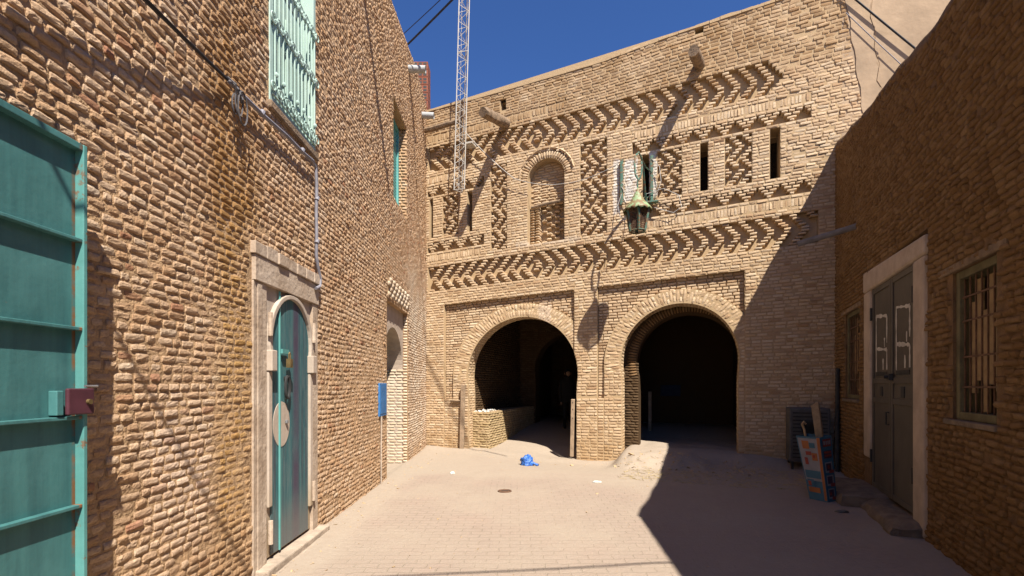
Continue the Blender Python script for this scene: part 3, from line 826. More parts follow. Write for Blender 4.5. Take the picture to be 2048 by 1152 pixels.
# soffit bricks: courses along the inside of both arches
for A, s_ in ((A1, 35), (A2, 36)):
    sb = Bricks(); n = int(math.pi * A['rx'] / .066)
    for i in range(n + 1):
        a = -.1 + (math.pi + .2) * i / n
        for q in range(2): sb.add(a * 10, -.20 - q * .16 + (.05 if i % 2 else 0), .052, .15, .010, -.012)
    zz = .03
    nj = 0
    while zz < A['zc'] - .12:
        nj += 1; zz += CH
    def mp(U, Z, D, A=A, sb=sb):
        cen = np.array([q[0] for q in sb.b])[:, None, None]
        a = cen / 10 + (U - cen) / A['rx']
        ca, sa = np.cos(a), np.sin(a)
        return fmap(A['c'] + (A['rx'] - D) * ca, A['zc'] + (A['rz'] - D) * sa, Z)
    parts.append(sb.arrays(mp, (-1, -.8, 0, .8, 1), MID_U, .0014, .3, .002, s_))
    jb = Bricks()
    for i in range(int((A['zc'] - .1) / CH)):
        zz = (i + .5) * CH
        for q in range(2): jb.add(-.20 - q * .16 + (.05 if i % 2 else 0), zz, .15, .05, .010, -.015)
    for sg in (-1, 1):
        def mp2(U, Z, D, A=A, sg=sg):
            h = np.vectorize(lambda z_: ahw(A, z_))(Z)
            return fmap(A['c'] + sg * (h - D), Z, U)
        parts.append(jb.arrays(mp2, MID_U, MID_V, .0016, .35, .002, s_ + 5 + sg))
# niche back: blind brickwork above a timber, patterned bricks below it
nb_ = Bricks()
for k in range(78, 110):
    z = (k + .5) * CH; h = nhw(z)
    if h < .08: continue
    u = NC - h + (.06 if k % 2 else 0)
    if z > 5.70:
        while u < NC + h - .04:
            w = min(.2, NC + h - u); nb_.add(u + w / 2, z + .010 * float(vn(u * 2, z, 3)), max(.03, w - .012), CH - .012, -.235 + random.gauss(0, .005), -.30, random.gauss(0, .02)); u += w
    else:
        for uu in (2.80, 2.92): nb_.add(uu + (.01 if k % 2 else 0), z, .12, CH - .01, -.15, -.38, 0)
        j = k - 78; x = tri(j / 8.0)
        for xx in (3.08 + .42 * x, 3.50 - .42 * x): nb_.add(xx, z, .13, CH - .01, -.27 + random.gauss(0, .01), -.38, random.gauss(0, .04))
parts.append(nb_.arrays(fmap, MID_U, MID_V, .0018, .38, .004, 41))
fmort.box(fm, 2.75, 3.63, 5.74, 6.73, -.40, -.262)
fmort.box(fm, 2.70, 3.68, 4.70, 6.80, -.435, -.37)
wall = mesh_from(parts, 'wall', 'facade', arc, extra=fmort, extra_mat='mortar_a', flat=True)
mb = MB(); mb.tube([fm(2.78, 5.70, -.17), fm(3.2, 5.73, -.165), fm(3.63, 5.74, -.17)], [.035, .04, .035], 8); mb.build('niche_lintel', 'wood', arc, True)
for a_, b_ in SLITS:
    mb = MB(); mb.box(fm, a_ - .05, b_ + .05, SZ0 - .05, SZ1 + .05, -1.2, -.8); mb.build('slit_window', 'shade_backing', arc)  # dark box behind each slit paints the unlit room
# rooms behind: closed brick passage
def fbox_room(mb, t0, t1, m0, m1, z0, z1): mb.box(fl, t0, t1, z0, z1, -m1, -m0)
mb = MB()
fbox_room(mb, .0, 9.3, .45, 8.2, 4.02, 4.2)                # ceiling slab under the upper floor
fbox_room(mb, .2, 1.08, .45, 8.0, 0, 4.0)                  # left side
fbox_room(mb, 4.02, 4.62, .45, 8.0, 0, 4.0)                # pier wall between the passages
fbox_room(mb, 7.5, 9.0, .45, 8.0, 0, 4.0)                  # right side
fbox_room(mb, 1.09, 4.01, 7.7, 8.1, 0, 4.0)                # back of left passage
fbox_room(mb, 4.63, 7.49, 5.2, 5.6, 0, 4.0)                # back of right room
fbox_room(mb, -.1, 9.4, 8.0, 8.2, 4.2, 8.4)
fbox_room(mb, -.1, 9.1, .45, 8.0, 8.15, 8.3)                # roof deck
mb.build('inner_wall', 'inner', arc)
# second, inner arch inside each opening
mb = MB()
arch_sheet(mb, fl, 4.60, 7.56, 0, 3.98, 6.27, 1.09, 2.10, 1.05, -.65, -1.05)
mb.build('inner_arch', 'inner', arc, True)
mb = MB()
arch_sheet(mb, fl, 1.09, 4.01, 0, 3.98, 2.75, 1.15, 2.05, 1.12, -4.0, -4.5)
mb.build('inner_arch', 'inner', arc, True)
ib = Bricks()
for k in range(62):
    z = .0 + (k + .5) * CH; u = .46 + (.1 if k % 2 else 0)
    while u < 4.0:
        w = random.uniform(.17, .23); ib.add(u + w / 2, z, w - .012, CH - .012, random.gauss(.012, .004), -.02, random.gauss(0, .015)); u += w
V1 = ib.arrays(lambda U, Z, D: fl(1.085 + D, Z, -U), MID_U, MID_V, .002, .38, .003, 51)
ib2 = Bricks()
for k in range(62):
    z = (k + .5) * CH; u = 1.15
    while u < 3.95:
        w = random.uniform(.17, .23); ib2.add(u + w / 2, z, w - .012, CH - .012, random.gauss(.012, .004), -.02); u += w
V2 = ib2.arrays(lambda U, Z, D: fl(U, Z, -7.7 + D), MID_U, MID_V, .002, .38, .003, 52)
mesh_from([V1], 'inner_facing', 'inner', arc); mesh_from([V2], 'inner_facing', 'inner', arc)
for (ta, tb, m_, cc, rr, jw_, zc_, sd_) in ((1.11, 2.6, 4.0, 2.75, 1.15, 1.12, 2.05, 56), (4.64, 5.6, .65, 6.27, 1.09, 1.05, 2.10, 57)):
    ib3 = Bricks()
    for k in range(63):
        z = (k + .5) * CH; hw = jw_ if z < zc_ else (math.sqrt(max(0, rr * rr - (z - zc_) ** 2)) + (.24 if sd_ == 57 else 0))
        e_ = min(tb, cc - hw) if hw > 0 else tb; u = ta + (.06 if k % 2 else 0)
        while u < e_ - .04:
            w = min(random.uniform(.17, .23), e_ - u); ib3.add(u + w / 2, z, w - .012, CH - .010, random.gauss(.012, .004), -.02, random.gauss(0, .015)); u += w
    V3 = ib3.arrays(lambda U, Z, D: fl(U, Z, -m_ + D), MID_U, MID_V, .002, .3, .003, sd_)
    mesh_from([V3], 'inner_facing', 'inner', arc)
# inner ring voussoirs of the right arch
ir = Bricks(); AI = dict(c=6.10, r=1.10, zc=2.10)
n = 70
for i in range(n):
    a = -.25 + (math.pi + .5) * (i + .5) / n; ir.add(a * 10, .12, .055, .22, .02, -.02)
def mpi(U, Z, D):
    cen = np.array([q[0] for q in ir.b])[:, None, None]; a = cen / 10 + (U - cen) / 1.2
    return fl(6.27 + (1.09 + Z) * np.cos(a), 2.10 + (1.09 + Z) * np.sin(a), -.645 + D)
mesh_from([ir.arrays(mpi, (-1, -.8, 0, .8, 1), MID_V, .0015, .3, .003, 53)], 'inner_ring', 'right', arc)  # right-wall brick keeps the ring dim by its colour
# brick bench along the left passage wall, with a whitewashed top
bench = MB(); bench.box(fl, 1.10, 1.60, -.05, .92, -3.95, -.30)
bb = Bricks()
for k in range(15):
    z = (k + .5) * CH - .02; u = 1.06 + (.1 if k % 2 else 0)
    while u < 1.60:
        w = min(random.uniform(.17, .22), 1.62 - u); bb.add(u + w / 2, z, max(.03, w - .012), CH - .012, random.gauss(.012, .004), -.02); u += w
Va = bb.arrays(lambda U, Z, D: fl(U, Z, -.30 + D), MID_U, MID_V, .002, .38, .003, 54)
bb = Bricks()
for k in range(15):
    z = (k + .5) * CH - .02; u = .30 + (.1 if k % 2 else 0)
    while u < 3.9:
        w = random.uniform(.17, .22); bb.add(u + w / 2, z, w - .012, CH - .012, random.gauss(.012, .004), -.02); u += w
Vb = bb.arrays(lambda U, Z, D: fl(1.60 + D, Z, -U), MID_U, MID_V, .002, .38, .003, 55)
bench = mesh_from([Va, Vb], 'brick_bench', 'bench', None, extra=bench, extra_mat='mortar_f')
tag(bench, 'low brick bench built along the left wall inside the left arch', 'bench')
rb = MB()
for k in range(46):
    u = random.uniform(1.16, 1.58); m = random.uniform(.33, 1.1); s_ = random.uniform(.015, .05)
    c0 = Vector(fl(u, .92 + s_ * .3, -m))
    pts = [c0 + Vector((random.uniform(-1, 1), random.uniform(-1, 1), random.uniform(-.6, .8))) * s_ for _ in range(8)]
    bm = bmesh.new(); [bm.verts.new(p) for p in pts]; bmesh.ops.convex_hull(bm, input=bm.verts)
    bm.verts.index_update(); vs = [v.co[:] for v in bm.verts]; fs = [[v.index for v in f.verts] for f in bm.faces]; bm.free()
    rb.add(vs, fs)
o = rb.build('rubble', 'white_litter', None); tag(o, 'white plaster rubble scattered on the brick bench inside the left arch', 'rubble', kind='stuff')

# plaster patches around the lantern bracket
def blob(mb, mp, cu, cz, ru, rz, d0, d1, seed, n=40):
    pts = []
    for k in range(n):
        a = 2 * math.pi * k / n; s_ = 1 + .16 * float(vn(3 * math.cos(a) + 5, 3 * math.sin(a) + 5, seed)) + .06 * float(vn(9 * math.cos(a), 9 * math.sin(a), seed + 1))
        q = (abs(math.cos(a)) ** 8 + abs(math.sin(a)) ** 8) ** -.125
        pts.append((cu + ru * math.cos(a) * s_ * q * .9, cz + rz * math.sin(a) * s_ * q * .9))
    poly_plate(mb, mp, pts, d0, d1)
# ================================================================== PLASTER HOUSE beyond, red brick pier
ph = thing('plaster_house', 'pink plastered house wall rising behind the brick arcade at the upper right', 'house', fl(10.5, 0, -.1))
mb = MB(); mb.hexa([fl(9.0, 0, -.6), fl(13.5, 0, -.6), fl(13.5, 0, -.01), fl(9.0, 0, -.01),
                    fl(9.0, 13, -.6), fl(13.5, 13, -.6), fl(13.5, 13, -.01), fl(9.0, 13, -.01)])
mb.build('wall', 'plaster', ph)
mb = MB()
pts = [(9.02, 9.0), (9.42, 9.0)]
for k in range(14): pts.append((9.42 + .03 * math.sin(k * 2.1) + .018 * k, 8.9 - k * .17))
pts += [(9.5, 6.5), (9.30, 6.45)]
for k in range(13): pts.append((9.34 - .02 * math.sin(k * 1.7) - .022 * k, 6.6 + k * .18))
poly_plate(mb, fl, pts, -.05, .004); mb.build('render_patch', 'plaster', ph)
mb = MB()
pl = [(9.43, 9.0), (9.47, 8.7), (9.44, 8.4), (9.52, 8.1), (9.50, 7.8), (9.58, 7.5), (9.54, 7.2), (9.66, 6.95), (9.6, 6.7)]
mb.tube([fl(a, b, .008) for a, b in pl], .0035, 4); mb.build('crack', 'mortar_r', ph)

hb = thing('brick_pier', 'red hollow brick pier standing on the roof behind the left house', 'pier', (-2.35, 12.75, 8.3))
mb = MB()
for k in range(9):
    z0 = 8.3 + k * .205
    mb.box(wmap, -2.62, -2.22, z0, z0 + .195, 12.6, 13.0)
    if k < 8: mb.box(wmap, -2.61, -2.23, z0 + .1951, z0 + .2049, 12.61, 12.99)
mb.build('shaft', 'red_brick', hb, bevel=.006)
for k in range(9):
    mb = MB()
    for i in range(3):
        for j in range(2):
            a = -2.59 + i * .125; z0 = 8.33 + k * .205 + j * .085
            mb.box(wmap, a, a + .085, z0, z0 + .055, 12.597, 12.61)
    mb.build('hollow_shade_plates', 'iron', hb)  # dark plates on the brick face paint the shade of the hollows

# ================================================================== RIGHT HOUSE
rt = thing('brick_house', 'low shaded brown brick house wall on the right with a grey double door', 'house', rm(1.5, 0, 0))
def rtop(s): return float(np.interp(s, [-3, .34, 1.19, 2.64, 5.1, 5.6], [5.0, 5.08, 5.22, 5.49, 5.97, 6.12])) + .035 * float(vn(s * 1.7, 2, 3)) + .018 * float(vn(s * 5, 4, 5))
R_HOLES = [(1.02, 3.42, 0, 3.22), (-.36, .42, 1.27, 2.62), (3.76, 4.72, 1.35, 2.86)]
mb = MB(); grid_wall(mb, rm, list(np.arange(-1.75, 5.6, .25)) + [5.56], list(np.arange(0, 6.3, .5)), R_HOLES, -.012, rtop, .45)
rb_ = Bricks(); z = 0
while z < 6.2:
    ch = .062 + random.uniform(-.004, .004); u = -1.0 + random.uniform(0, .1)
    while u < 5.55:
        w = random.choice((random.uniform(.09, .13), random.uniform(.12, .18), random.uniform(.15, .2)))
        uc = u + w / 2; zz = z + ch / 2 + .022 * float(vn(uc * .9, z * .7, 13)) + .01 * float(vn(uc * 2.3, z * 1.4, 14))
        if not in_holes(uc, zz, w - .02, ch - .02, R_HOLES) and zz + ch / 2 < rtop(uc) + .02 and random.random() > .01:
            sc_ = .55 if z > 3.6 else 1.0
            rb_.add(uc, zz, w - random.uniform(.008, .018), ch - random.uniform(.006, .014), max(.005, (.012 + random.gauss(0, .004)) * sc_), -.02, random.gauss(0, .05))
        u += w
    z += ch
V = rb_.arrays(rmap, FINE_U, FINE_V, .0028, .36, .006, 61, pil=.35)
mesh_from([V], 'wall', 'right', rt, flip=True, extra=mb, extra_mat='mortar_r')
# rounded earthen coping and the return wall that runs on behind the viewer
mb = MB()
mb.tube([rm(s, rtop(s) - .03, -.2) for s in np.arange(-1.75, 5.56, .1)], .2, 10)
mb.build('coping', 'mortar_r', rt, True)
mb = MB()
ret = [rm(-1.75, 0, 0)[:2], (3.0, .6), (3.0, -5.0)]
for (p, q) in zip(ret[:-1], ret[1:]):
    dx, dy = q[0] - p[0], q[1] - p[1]; L = math.hypot(dx, dy); nx, ny = -dy / L * .4, dx / L * .4
    mb.hexa([(p[0], p[1], 0), (q[0], q[1], 0), (q[0] + nx, q[1] + ny, 0), (p[0] + nx, p[1] + ny, 0),
             (p[0], p[1], 5.0), (q[0], q[1], 5.0), (q[0] + nx, q[1] + ny, 5.0), (p[0] + nx, p[1] + ny, 5.0)])
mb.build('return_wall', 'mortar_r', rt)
# double door
mb = MB()
mb.box(rm, 1.02, 1.36, .0, 2.95, -.3, .02); mb.box(rm, 3.05, 3.40, .55, 2.95, -.3, .02)
mb.hexa([rm(1.0, 2.952, -.3), rm(3.42, 2.952, -.3), rm(3.42, 2.952, .024), rm(1.0, 2.952, .024),
         rm(1.0, 3.16, -.3), rm(3.42, 3.26, -.3), rm(3.42, 3.26, .024), rm(1.0, 3.16, .024)])
mb.build('door_surround', 'white_plaster', rt, bevel=.03)
mb = MB(); mb.box(rm, 3.05, 3.40, 0, .548, -.3, .0); mb.build('worn_jamb', 'mortar_r', rt)
mb = MB(); mb.box(rm, .95, 3.5, -.1, 3.3, -.42, -.301); mb.build('door_backing', 'shade_backing', rt)  # unseen box added to stop sun leaking in behind the door
def rmd(u, z, d): return rm(u, z, d + .05)
for (a, b) in ((1.362, 2.20), (2.206, 3.048)):
    lf = MB(); lf.box(rmd, a, b, .17, 2.945, -.12, -.07)
    for q in (a, b - .07): lf.box(rmd, q, q + .07, .17, 2.945, -.0695, -.055)
    for zz in (.17, 1.36, 1.62, 2.87): lf.box(rmd, a + .072, b - .072, zz, zz + .07, -.0695, -.056)
    lf = lf.build('door_leaf', 'grey_paint', rt, bevel=.004)
    c0, c1 = a + .20, b - .17
    segs = [((c0, 2.50), (c1, 2.55)), ((c0, 2.50), (c0, 2.15)), ((c1, 2.55), (c1, 1.78)), ((c0, 2.06), (c1, 2.10)), ((c0, 2.06), (c0, 1.80)), ((c0 + .1, 2.1), (c0 + .1, 2.22)), ((c0 + .16, 1.95), (c0 + .16, 1.80))]
    for (p, q) in segs:
        w = MB(); n = 9; L_ = []
        for i in range(n):
            f = i / (n - 1); uu = p[0] + (q[0] - p[0]) * f; zz = p[1] + (q[1] - p[1]) * f
            L_.append((uu, zz, .020 + .014 * float(vn(uu * 20, zz * 20, 5))))
        vert = abs(p[0] - q[0]) < .02
        for i in range(n - 1):
            (u0, z0, r0), (u1, z1, r1) = L_[i], L_[i + 1]
            if vert: quad = [(u0 - r0, z0), (u0 + r0, z0), (u1 + r1, z1), (u1 - r1, z1)]
            else: quad = [(u0, z0 - r0), (u1, z1 - r1), (u1, z1 + r1), (u0, z0 + r0)]
            w.add([rmd(*x, -.066) for x in quad], [(0, 1, 2, 3)])
        w.build('paint_stroke', 'white_paint', lf)
    w = MB(); w.box(rmd, c0, c1, 1.72, 1.775, -.0695, -.064); w.box(rmd, (c0 + c1) / 2 - .06, (c0 + c1) / 2 + .05, 1.45, 1.58, -.0695, -.06); w.build('dark_patch', 'iron', lf)
    for zz in (.6, 2.6):
        h = MB(); y = b - .012 if a > 2 else a + .012; h.tube([rmd(y, zz - .09, -.045), rmd(y, zz + .09, -.045)], .018, 8); h.build('hinge', 'iron', lf, True)
    if a < 2:
        h = MB(); h.box(rmd, 2.10, 2.19, 1.66, 1.74, -.054, -.01); h.tube([rmd(2.15, 1.70, -.01), rmd(2.15, 1.70, .03)], .02, 8); h.build('lock', 'iron', lf)
    else:
        h = MB(); h.tube([rmd(2.25, 1.25, -.05), rmd(2.25, 1.25, -.02), rmd(2.25, 1.1, -.02), rmd(2.25, 1.1, -.05)], .01, 6); h.build('handle', 'iron', lf)
def rough_block(mb, mp, u0, u1, z0, z1, d0, d1, seed, amp=.025):
    nu, nd = 14, 6; top = []; 
    V = []; idx = {}
    for i in range(nu + 1):
        for j in range(nd + 1):
            u = u0 + (u1 - u0) * i / nu; d = d0 + (d1 - d0) * j / nd
            e = min(i, nu - i, nd - j)
            z = z1 - (.035 if e == 0 else 0) + amp * float(vn(u * 5, d * 7, seed))
            d += amp * float(vn(u * 4, 3, seed + 1)) if j == nd else 0
            idx[i, j] = len(V); V.append(mp(u, z, d))
    Fc = [(idx[i, j], idx[i + 1, j], idx[i + 1, j + 1], idx[i, j + 1]) for i in range(nu) for j in range(nd)]
    def skirt(seq):
        base = []
        for (i, j) in seq:
            u = u0 + (u1 - u0) * i / nu; d = d0 + (d1 - d0) * j / nd
            mid = len(V); V.append(mp(u + .01 * random.uniform(-1, 1), (z0 + z1) / 2, d + .03 * (j == nd) + amp * float(vn(u * 6, 9, seed)))); V.append(mp(u, z0, d + .02 * (j == nd)))
            base.append((idx[i, j], mid, mid + 1))
        for a, b in zip(base[:-1], base[1:]):
            Fc.append((a[0], b[0], b[1], a[1])); Fc.append((a[1], b[1], b[2], a[2]))
    skirt([(i, nd) for i in range(nu + 1)]); skirt([(0, j) for j in range(nd + 1)]); skirt([(nu, j) for j in range(nd + 1)])
    mb.add(V, Fc)
mb = MB(); rough_block(mb, rm, 1.05, 2.5, -.05, .12, -.3, .26, 5); rough_block(mb, rm, 2.3, 3.65, -.05, .17, -.3, .48, 8)
mb.build('door_step', 'step', rt, True)
# barred windows
def barred(u0, u1, z0, z1, near_):
    w_ = MB(); window_frame(w_, rm, u0, u1, z0, z1, .07, -.2, -.035); w_ = w_.build('window', 'olive', rt, bevel=.006)
    m_ = MB(); n = 6
    for k in range(n):
        a = u0 + .075 + k * (u1 - u0 - .15) / n; top_ = z1 - .08 - (random.uniform(.2, .45) if k % 2 else .02); bot = z0 + .08 + (random.uniform(.05, .35) if k % 3 else 0)
        m_.box(rm, a + .004, a + (u1 - u0 - .15) / n - random.uniform(.006, .03), bot, top_, -.13, -.11)
    m_.build('planks', 'wood_pale', w_)
    b_ = MB()
    for k in range(7):
        a = u0 + .08 + k * (u1 - u0 - .16) / 6; b_.tube([rm(a, z0 + .06, -.07), rm(a, z1 - .06, -.07)], .007, 6)
    for zz in (.22, .42, .66, .82): b_.box(rm, u0 + .07, u1 - .07, z0 + (z1 - z0) * zz - .008, z0 + (z1 - z0) * zz + .008, -.063, -.055)
    b_.build('bars', 'rust', w_)
    b_ = MB(); b_.box(rm, u0, u1, z0, z1, -.5, -.42); b_.build('dark_interior', 'shade_backing', w_)  # near-black box: the room's shade put into colour
    s_ = MB(); s_.box(rm, u0 - .06, u1 + .10, z0 - .05, z0 - .002, -.2, .03); s_.build('window_sill', 'step', w_, bevel=.01)
    l_ = MB(); l_.box(rm, u0 - .18, u1 + .28, z1 + .002, z1 + .075, -.2, .012); l_.build('lintel', 'wood', w_, bevel=.012)
barred(-.36, .42, 1.29, 2.62, True); barred(3.78, 4.70, 1.37, 2.82, False)
# half-round gutter spout leaning out of the right wall
sp = MB()
p0 = Vector(rm(3.95, 4.2, -.2)); p1 = Vector(rm(4.15, 4.02, .78))
dr = (p1 - p0).normalized(); sx = dr.cross(Vector((0, 0, 1))).normalized(); sz = sx.cross(dr)
ringv = []
for p in (p0, p1):
    for r in (.075, .065):
        for k in range(11):
            a = math.pi + math.pi * k / 10; ringv.append(tuple(p + sx * r * math.cos(a) + sz * r * math.sin(a)))
fs = []
for k in range(10): fs += [(k, k + 1, 23 + k, 22 + k), (11 + k, 33 + k, 34 + k, 12 + k), (k, 11 + k, 12 + k, k + 1), (22 + k, 23 + k, 34 + k, 33 + k)]
fs += [(0, 22, 33, 11), (10, 21, 43, 32)]
sp.add(ringv, fs); o = sp.build('rain_spout', 'grey_cable', None, True)
tag(o, 'grey half round gutter spout sticking out of the shaded right wall above the door', 'spout')

# ================================================================== GROUND
GX = np.concatenate([np.arange(-9, -3, .5), np.arange(-3, 7.5, .06), np.arange(7.5, 14, .5)])
GY = np.concatenate([np.arange(-8, 2.6, .4), np.arange(2.6, 12.6, .06), np.arange(12.6, 24, .25)])
XX, YY = np.meshgrid(GX, GY)
T = .934 * (XX + 2.2) - .358 * (YY - 12.2); MM = .358 * (XX + 2.2) + .934 * (YY - 12.2)    # along / behind the arcade front
def sst(x, a, b):
    q = np.clip((x - a) / (b - a), 0, 1); return q * q * (3 - 2 * q)
inside = sst(MM, .2, 4.5)
ZG = .40 * inside * sst(MM, .2, 1)
edge_n = .18 * vn(T * 2.2, T * 0 + 2, 2) + .10 * vn(T * 6, MM * 0 + 1, 3)
plat = sst(MM, -1.30 + edge_n * .8 + .10 * vn(T * 13, MM * 9, 8), -.45 + edge_n * .9) * sst(T, 4.75, 5.05) * (1 - sst(T, 7.3, 9.2))
plat = plat * (1 - .75 * sst(T, 6.1, 7.0) * (1 - sst(MM, -.6, .1)))
ZG = np.maximum(ZG, plat * .22 + .02 * plat * vn(T * 4, MM * 4, 5))
foot = (1 - sst(-MM, .05, .6)) * (MM < .3)                              # drifts against the arcade
lf = 1 - sst(XX + 2.1, .05, .5)                                         # ... and against the left wall
rs = (-.913 * (XX - 3.86) + .409 * (YY - 4)); rf = 1 - sst(rs, .05, .7)
sandm = np.clip(.30 * foot + .32 * lf + .22 * rf + .35 * plat + .35 * sst(T, 3.9, 6.5) * sst(MM, -3.2, -1) + .2 * sst(YY, 7.5, 10), 0, .6)
ZG = ZG - .11 * sst(T, 1.8, 3.6) * (1 - sst(T, 4.6, 5.2)) * sst(MM, -2.2, -.3) * (1 - sst(MM, .3, 1.2))
ZG = ZG + .035 * foot * (.6 + .4 * vn(T * 3, MM * 3, 6)) + .03 * lf * (XX > -2.2) + .05 * rf * (.6 + .5 * vn(XX * 4, YY * 4, 7)) * sst(YY, 5.5, 7)
ZG = ZG + .006 * vn(XX * 1.3, YY * 1.3, 11) + .0025 * vn(XX * 9, YY * 9, 12) + .004 * sandm * vn(XX * 17, YY * 17, 15) + plat * (1 - sst(MM, -.5, .1)) * (.018 * vn(XX * 7, YY * 7, 16) + .012 * vn(XX * 15, YY * 15, 17))
nu, nv = len(GX), len(GY)
V = np.stack([XX, YY, ZG], -1).reshape(-1, 3)
I, J = np.meshgrid(np.arange(nu - 1), np.arange(nv - 1))
Fg = np.stack([J * nu + I, J * nu + I + 1, (J + 1) * nu + I + 1, (J + 1) * nu + I], -1).reshape(-1, 4)
gnd = mesh_from([(V, Fg, np.zeros(len(Fg)))], 'ground', 'ground')
at = gnd.data.attributes.new('sand', 'FLOAT', 'POINT'); at.data.foreach_set('value', sandm.astype(np.float32).ravel())
tag(gnd, 'dusty paved court of pinkish interlocking pavers under blown sand', 'ground', kind='structure')
far_g = MB(); far_g.add([(-600, -600, -.35), (600, -600, -.35), (600, 600, -.35), (-600, 600, -.35)], [(0, 1, 2, 3)])
o = far_g.build('terrain', 'mortar_f'); tag(o, 'flat sandy earth spreading out around the houses', 'terrain', kind='structure')
def gz(x, y):
    i = int(np.argmin(abs(GX - x))); j = int(np.argmin(abs(GY - y))); return float(ZG[j, i])

# ================================================================== GATE LEAF standing against the left wall
gate = thing('metal_gate', 'teal sheet metal gate leaf with maroon lock folded back against the left wall', 'gate', (-1.99, 1.3, 0))
GXp = -1.98
def gm(u, z, d): return (GXp + d, u, z)
mb = MB(); mb.box(gm, .2, 2.164, .08, 2.66, -.004, .0); mb.build('sheet', 'teal_gate', gate)
st = MB(); st.box(gm, 2.165, 2.186, .06, 2.69, -.012, .038); st.build('stile', 'teal_edge', gate, bevel=.004)
st = MB(); st.box(gm, .2, 2.1645, 2.66, 2.69, -.01, .036); st.build('top_rail', 'teal_gate', gate, bevel=.003)
for zz in (.24, .645, 1.045, 1.445, 1.845, 2.245):
    st = MB(); st.box(gm, .2, 2.1645, zz, zz + .016, .0005, .034); st.build('rail', 'teal_gate', gate, bevel=.003)
lk = MB(); lk.box(gm, 2.07, 2.20, 1.468, 1.585, .0395, .058); lk = lk.build('lock_box', 'maroon', gate, bevel=.006)
mb = MB(); mb.tube([gm(2.165, 1.525, .0585), gm(2.165, 1.525, .072)], .012, 10); mb.build('key_cover', 'brass', lk, True)
mb = MB(); mb.tube([gm(2.16, 1.595, .048), gm(2.225, 1.595, .048)], .006, 6); mb.build('bolt', 'steel', lk)
mb = MB(); mb.box(gm, 2.036, 2.068, 1.468, 1.575, .0005, .040); mb.build('lock_bracket', 'teal_gate', gate, bevel=.004)

# ================================================================== CABLES, PIPES, BOX ON THE LEFT WALL
def sag(a, b, s, n=14):
    a, b = Vector(a), Vector(b); return [a.lerp(b, i / n) - Vector((0, 0, s * 4 * (i / n) * (1 - i / n))) for i in range(n + 1)]
mb = MB(); mb.tube(sag(lm(.9, 3.55, .22), lm(3.44, 3.80, .05), .03), .011, 6); mb.tube(sag(lm(.9, 3.60, .25), lm(3.44, 3.81, .05), .05), .006, 5)
o = mb.build('cable', 'black_cable', None, True); tag(o, 'black cable crossing the left wall from the upper left to the coiled junction', 'cable')
mb = MB()
pts = [(3.46, 3.80), (3.62, 3.79), (3.9, 3.82), (4.32, 3.85), (4.65, 3.88), (4.9, 3.90), (4.98, 3.86), (5.0, 3.7), (4.99, 3.4), (5.0, 3.1), (4.99, 2.95), (5.04, 2.82), (5.10, 2.72), (5.08, 2.64), (4.98, 2.60)]
mb.tube([lm(a, b + .01 * math.sin(a * 9), .055) for a, b in pts], .017, 8)
for a, b in ((3.9, 3.82), (4.65, 3.88), (5.0, 3.55), (5.0, 3.1)): mb.tube([lm(a - .012, b - .02, .058), lm(a + .012, b + .02, .058)], .023, 8)
o = mb.build('conduit', 'grey_cable', None, True); tag(o, 'grey conduit running below the barred window and down beside the blue door', 'conduit')
mb = MB()
for q in range(3):
    c0 = 3.50 + .03 * q; r = .045 + .016 * (q % 3)
    mb.tube([lm(c0 + r * .8 * math.sin(2 * math.pi * k / 18), 3.66 + .03 * (q % 2) + r * 1.6 * math.cos(2 * math.pi * k / 18), .07 + .012 * q) for k in range(19)], .006, 5, False)
for q in range(4): mb.tube([lm(3.44 + .03 * q, 3.82, .05), lm(3.46 + .03 * q, 3.78 - .02 * q, .10), lm(3.5 + .03 * q, 3.70, .08)], .007, 5)
o = mb.build('cable_coil', 'coil', None, True); tag(o, 'bundle of looped grey wires hanging on the left wall where the black cable ends', 'cable')
bx = MB(); bx.box(lm, 7.52, 7.97, 1.10, 1.63, .0, .028); bx = bx.build('meter_box', 'blue_metal', None, bevel=.006)
tag(bx, 'small bright blue metal box fixed to the left brick wall before the far doorway', 'meter box')
mb = MB(); mb.box(lm, 7.56, 7.93, 1.14, 1.59, .0285, .033); mb.build('lid', 'blue_metal', bx)
mb = MB(); mb.tube([lm(7.62, 1.10, .03), lm(7.60, .6, .03), lm(7.58, .02, .035)], .014, 6); mb.build('conduit', 'old_plaster', bx, True)
def open_pipe(mb, p0, p1, r, n=16):
    p0, p1 = Vector(p0), Vector(p1); d = (p1 - p0).normalized(); s1 = d.cross(Vector((0, 0, 1))).normalized(); s2 = s1.cross(d)
    V = []
    for (p, rr) in ((p0, r), (p1, r), (p1, r * .88), (p0 + d * .02, r * .88)):
        for k in range(n):
            a = 2 * math.pi * k / n; V.append(p + (s1 * math.cos(a) + s2 * math.sin(a)) * rr)
    F_ = []
    for q in range(3):
        for k in range(n): F_.append((q * n + k, q * n + (k + 1) % n, (q + 1) * n + (k + 1) % n, (q + 1) * n + k))
    mb.add(V, F_)
for i, (y, zz, L, dz, lab) in enumerate(((9.93, 8.18, .36, -.02, 'upper grey drain pipe sticking out near the roof of the left house'),
                                     (11.55, 8.14, .30, -.03, 'lower pale drain pipe sticking out at the far corner of the left house'))):
    mb = MB(); open_pipe(mb, lm(y, zz, -.2), lm(y, zz + dz, L), .075); o = mb.build('drain_pipe', 'grey_pipe', None, True); tag(o, lab, 'pipe', 'drain pipes on the left house')
mb = MB(); open_pipe(mb, lm(6.05, 8.15, -.2), lm(6.05, 8.12, 1.0), .07); o = mb.build('drain_pipe', 'grey_pipe', None, True)
tag(o, 'long drain pipe high on the left house above the barred window', 'pipe', 'drain pipes on the left house')

